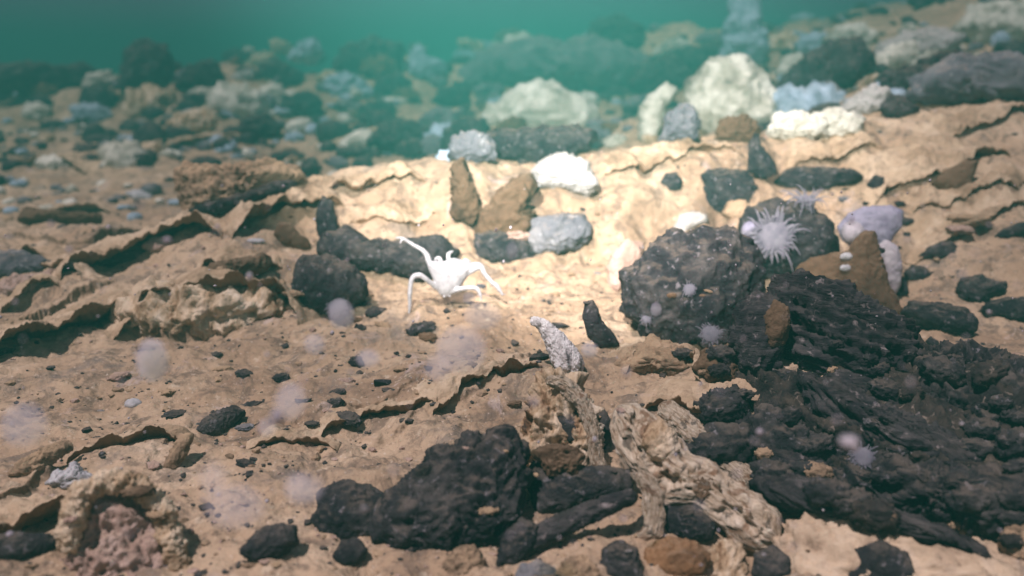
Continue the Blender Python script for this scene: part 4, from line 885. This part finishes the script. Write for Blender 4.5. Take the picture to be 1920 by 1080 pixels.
for _ in range(2500):
    px, py = g.uniform(0, 1920), g.uniform(75, 330)
    top = np.interp(px, [0, 300, 500, 700, 900, 1300, 1600, 1920], [165, 160, 120, 90, 90, 60, 50, 40])
    bot = np.interp(px, [0, 300, 560, 700, 900, 1100, 1400, 1600, 1920], [310, 320, 325, 310, 300, 285, 250, 235, 175])
    if py < top - 28 or py > bot: continue
    dens = np.interp(px, [0, 400, 500, 900, 1200, 1920], [.35, .5, .95, .9, .6, .55]) * (1.0 if py < bot - 60 or px > 560 else .45)
    if g.uniform() > dens: continue
    mt = g.choice(['dark', 'grey', 'pale', 'bluegrey', 'cream', 'brown'], p=[.29, .18, .13, .15, .15, .10])
    s = np.exp(g.normal(2.7, .5)); p, nn_, t = at(px, py, rocks=False)
    if t > 16: continue
    pebble('stone', labs[mt], 'stone', px, py, s * g.uniform(.9, 1.5), s * .8, mt, int(g.integers(0, 6)), 'stones of the hazy rubble field', sink=.35, p=p)
    cnt += 1
    if cnt > 285: break

# the rest of the rubble field, too fine to count
D1, F1 = ico(2)
def rubble(label, name, mat, count, seed):
    g = np.random.default_rng(seed); X_ = g.uniform(-.68, .68, count); Y_ = np.exp(g.uniform(math.log(3.0), math.log(13), count)); X_ = X_ * Y_
    keep = fbm(np.c_[X_ * .9, Y_ * .9, np.zeros(count) + seed], 3, 71) > -.12
    ycr = np.interp(X_, _c[:, 0], _c[:, 1]); keep &= (Y_ > ycr + .15)
    X_, Y_ = X_[keep], Y_[keep]; Z_ = H(X_, Y_); Vs = []; Fs = []
    for k in range(len(X_)):
        r = float(np.exp(g.normal(math.log(.022), .5))) * (.55 + .12 * Y_[k]); sc = r * g.uniform(.6, 1.4, 3) * np.array([1.2, 1.2, .8])
        v = D1 * sc * (1 + .25 * perlin(D1 * 1.6 + k * 3.1, 5))[:, None]; Vs.append(v + np.array([X_[k], Y_[k], Z_[k] + r * .25])); Fs.append(F1 + k * len(D1))
    tag(mesh_obj(name, np.concatenate(Vs), np.concatenate(Fs), M[mat]), label, 'rubble', None, 'stuff')
rubble('small dark rubble carpeting the far seabed', 'dark_rubble', 'dark', 1500, 1)
rubble('small grey rubble carpeting the far seabed', 'grey_rubble', 'grey', 500, 2)
rubble('small pale rubble carpeting the far seabed', 'pale_rubble', 'cream', 420, 3)
rubble('small bluish rubble carpeting the far seabed', 'bluish_rubble', 'bluegrey', 420, 4)
# tiny specks in the water
g = np.random.default_rng(9); Vs = []; Fs = []
D0, F0 = ico(1)
for k in range(800):
    px, py, dd = g.uniform(-100, 2020), g.uniform(330, 1080), float(np.exp(g.uniform(math.log(.5), math.log(2.6))))
    c0 = CAM + ray(px, py) * dd
    if c0[2] < ground(c0[0], c0[1]) + .03: continue
    Vs.append(D0 * float(np.exp(g.normal(math.log(.0010), .6))) * g.uniform(.6, 1.3, 3) + c0); Fs.append(F0 + len(D0) * (len(Vs) - 1))
tag(mesh_obj('water_specks', np.concatenate(Vs), np.concatenate(Fs), M['palelilac']), 'tiny pale specks drifting all through the water', 'specks', None, 'stuff')

# ------------------------------------------------------------------ loose grit over the near seabed
parts_V = []; parts_F = []; k0 = 0
D, F = ico(1)
GX = []; 
for _ in range(9000):
    yy = float(np.exp(g.uniform(math.log(.6), math.log(3.9)))); xx = g.uniform(-.75, .75) * yy
    GX.append((xx, yy))
GX = np.array(GX); clump = fbm(np.c_[GX * 3.5, np.zeros(len(GX))], 3, 77); GX = GX[(clump > -.05) | (g.uniform(size=len(GX)) < .25)]
GZ = H(GX[:, 0], GX[:, 1])
def grit(sel, name, label, mat):
    Vs = []; Fs = []; k = 0
    for (x_, y_), z_ in zip(GX[sel], GZ[sel]):
        r = float(np.exp(g.normal(math.log(.0018), .55))) * (0.7 + .3 * y_)
        sc = r * g.uniform(.6, 1.5, 3) * np.array([1.3, 1.2, .7]); v = D * sc + g.normal(size=D.shape) * r * .18
        Vs.append(v + np.array([x_, y_, z_ + r * .2])); Fs.append(F + k); k += len(D)
    o = mesh_obj(name, np.concatenate(Vs), np.concatenate(Fs), M[mat], smooth=False)
    tag(o, label, 'grit', None, 'stuff')
idx = g.permutation(len(GX)); n1 = int(len(idx) * .5); n2 = int(len(idx) * .8)
grit(idx[:n1], 'dark_grit', 'fine dark rock chips strewn over the near sediment', 'dark')
grit(idx[n1:n2], 'tan_grit', 'fine tan crust crumbs strewn over the near sediment', 'crust')
grit(idx[n2:], 'pale_grit', 'fine pale shell crumbs strewn over the near sediment', 'pink')

# ------------------------------------------------------------------ drifting marine snow: soft flakes hanging in the water
def snow_mat(name, col, dens):
    m = bpy.data.materials.new(name); nt = nodes_of(m); o = nt.nodes.new('ShaderNodeOutputMaterial'); v = nt.nodes.new('ShaderNodeVolumePrincipled')
    v.inputs['Color'].default_value = (*col, 1); v.inputs['Density'].default_value = dens; v.inputs['Absorption Color'].default_value = (.9, .85, 1, 1); v.inputs['Anisotropy'].default_value = -.4
    nt.links.new(v.outputs[0], o.inputs['Volume']); return m
SNOW = [(285, 676, 38, .75, 'round pale lilac flake hanging over the sand at left', 1.92), (45, 797, 42, .65, 'dim lilac flake near the left border', 0.80), (545, 752, 36, .65, 'dim lilac flake in the middle of the left sand', 0.70),
        (570, 915, 36, .6, 'lilac flake above the left black rock', 1.00), (865, 655, 44, .8, 'wide dim lilac flake below the crab', 0.70), (905, 592, 32, .9, 'dim lilac flake right of the crab', 0.70),
        (590, 645, 20, .8, 'small lilac flake below the anemone by the rough boulder', 0.90), (690, 672, 20, .8, 'small lilac flake beside the round black pebble', 0.80), (440, 950, 50, .6, 'large dim lilac flake over the bottom left sand', 0.55),
        (960, 470, 16, 1.0, 'grey flake right of the crab against dark stone', .4 * 0.90), (640, 590, 26, .95, 'pale flake in front of the anemone by the rough boulder', 0.90),
        (820, 690, 24, .7, 'small faint lilac flake right of the round black pebble', .5), (500, 800, 18, .8, 'small faint flake above the left end of the low crust lip', .5), (880, 560, 16, 1.0, 'small pale flake under the right legs of the crab', .7),
        (1105, 655, 16, .9, 'small purple flake at the foot of the black shadow splinter', 1.0), (400, 900, 30, .5, 'blurred lilac flake near the bottom left ledge', .4), (1230, 580, 14, 1.1, 'small blue-grey flake before the large dark boulder', .9)]
smats = {}
for px, py, rp, dd, lab, od in SNOW:
    c0 = CAM + ray(px, py) * dd; r = rp * dd / FPX
    key = round(od / (2 * r))
    if key not in smats: smats[key] = snow_mat('marine_snow', (.86, .80, 1.0), float(key))
    D, F = ico(3); gs = np.random.default_rng(int(px)); V = roughen(D * r * gs.uniform(.7, 1.15, 3), F, r, .13, rp + px * .01) + c0
    tag(mesh_obj('marine_snow_flake', V, F, smats[key], loc=c0), lab, 'marine snow', 'marine snow drifting in the water')

# ------------------------------------------------------------------ the murky water
hm = bpy.data.materials.new('sea_water_haze'); nt = nodes_of(hm); o_ = nt.nodes.new('ShaderNodeOutputMaterial'); v_ = nt.nodes.new('ShaderNodeVolumePrincipled')
v_.inputs['Color'].default_value = (.05, .30, .255, 1); v_.inputs['Density'].default_value = .125; v_.inputs['Absorption Color'].default_value = (0, 0, 0, 1)
nt.links.new(v_.outputs[0], o_.inputs['Volume'])
bx0, bx1, by0, by1, bz0, bz1 = -64, 64, -64, 64, -2.0, 1.5
HV = np.array([(x_, y_, z_) for x_ in (bx0, bx1) for y_ in (by0, by1) for z_ in (bz0, bz1)])
HF = [[0, 1, 3, 2], [4, 6, 7, 5], [0, 4, 5, 1], [2, 3, 7, 6], [0, 2, 6, 4], [1, 5, 7, 3]]
hz = mesh_obj('haze', HV, HF, hm, loc=np.array([0, 0, bz0]), smooth=False); hz['kind'] = 'stuff'; hz['label'] = 'teal murk of the deep sea water all around'
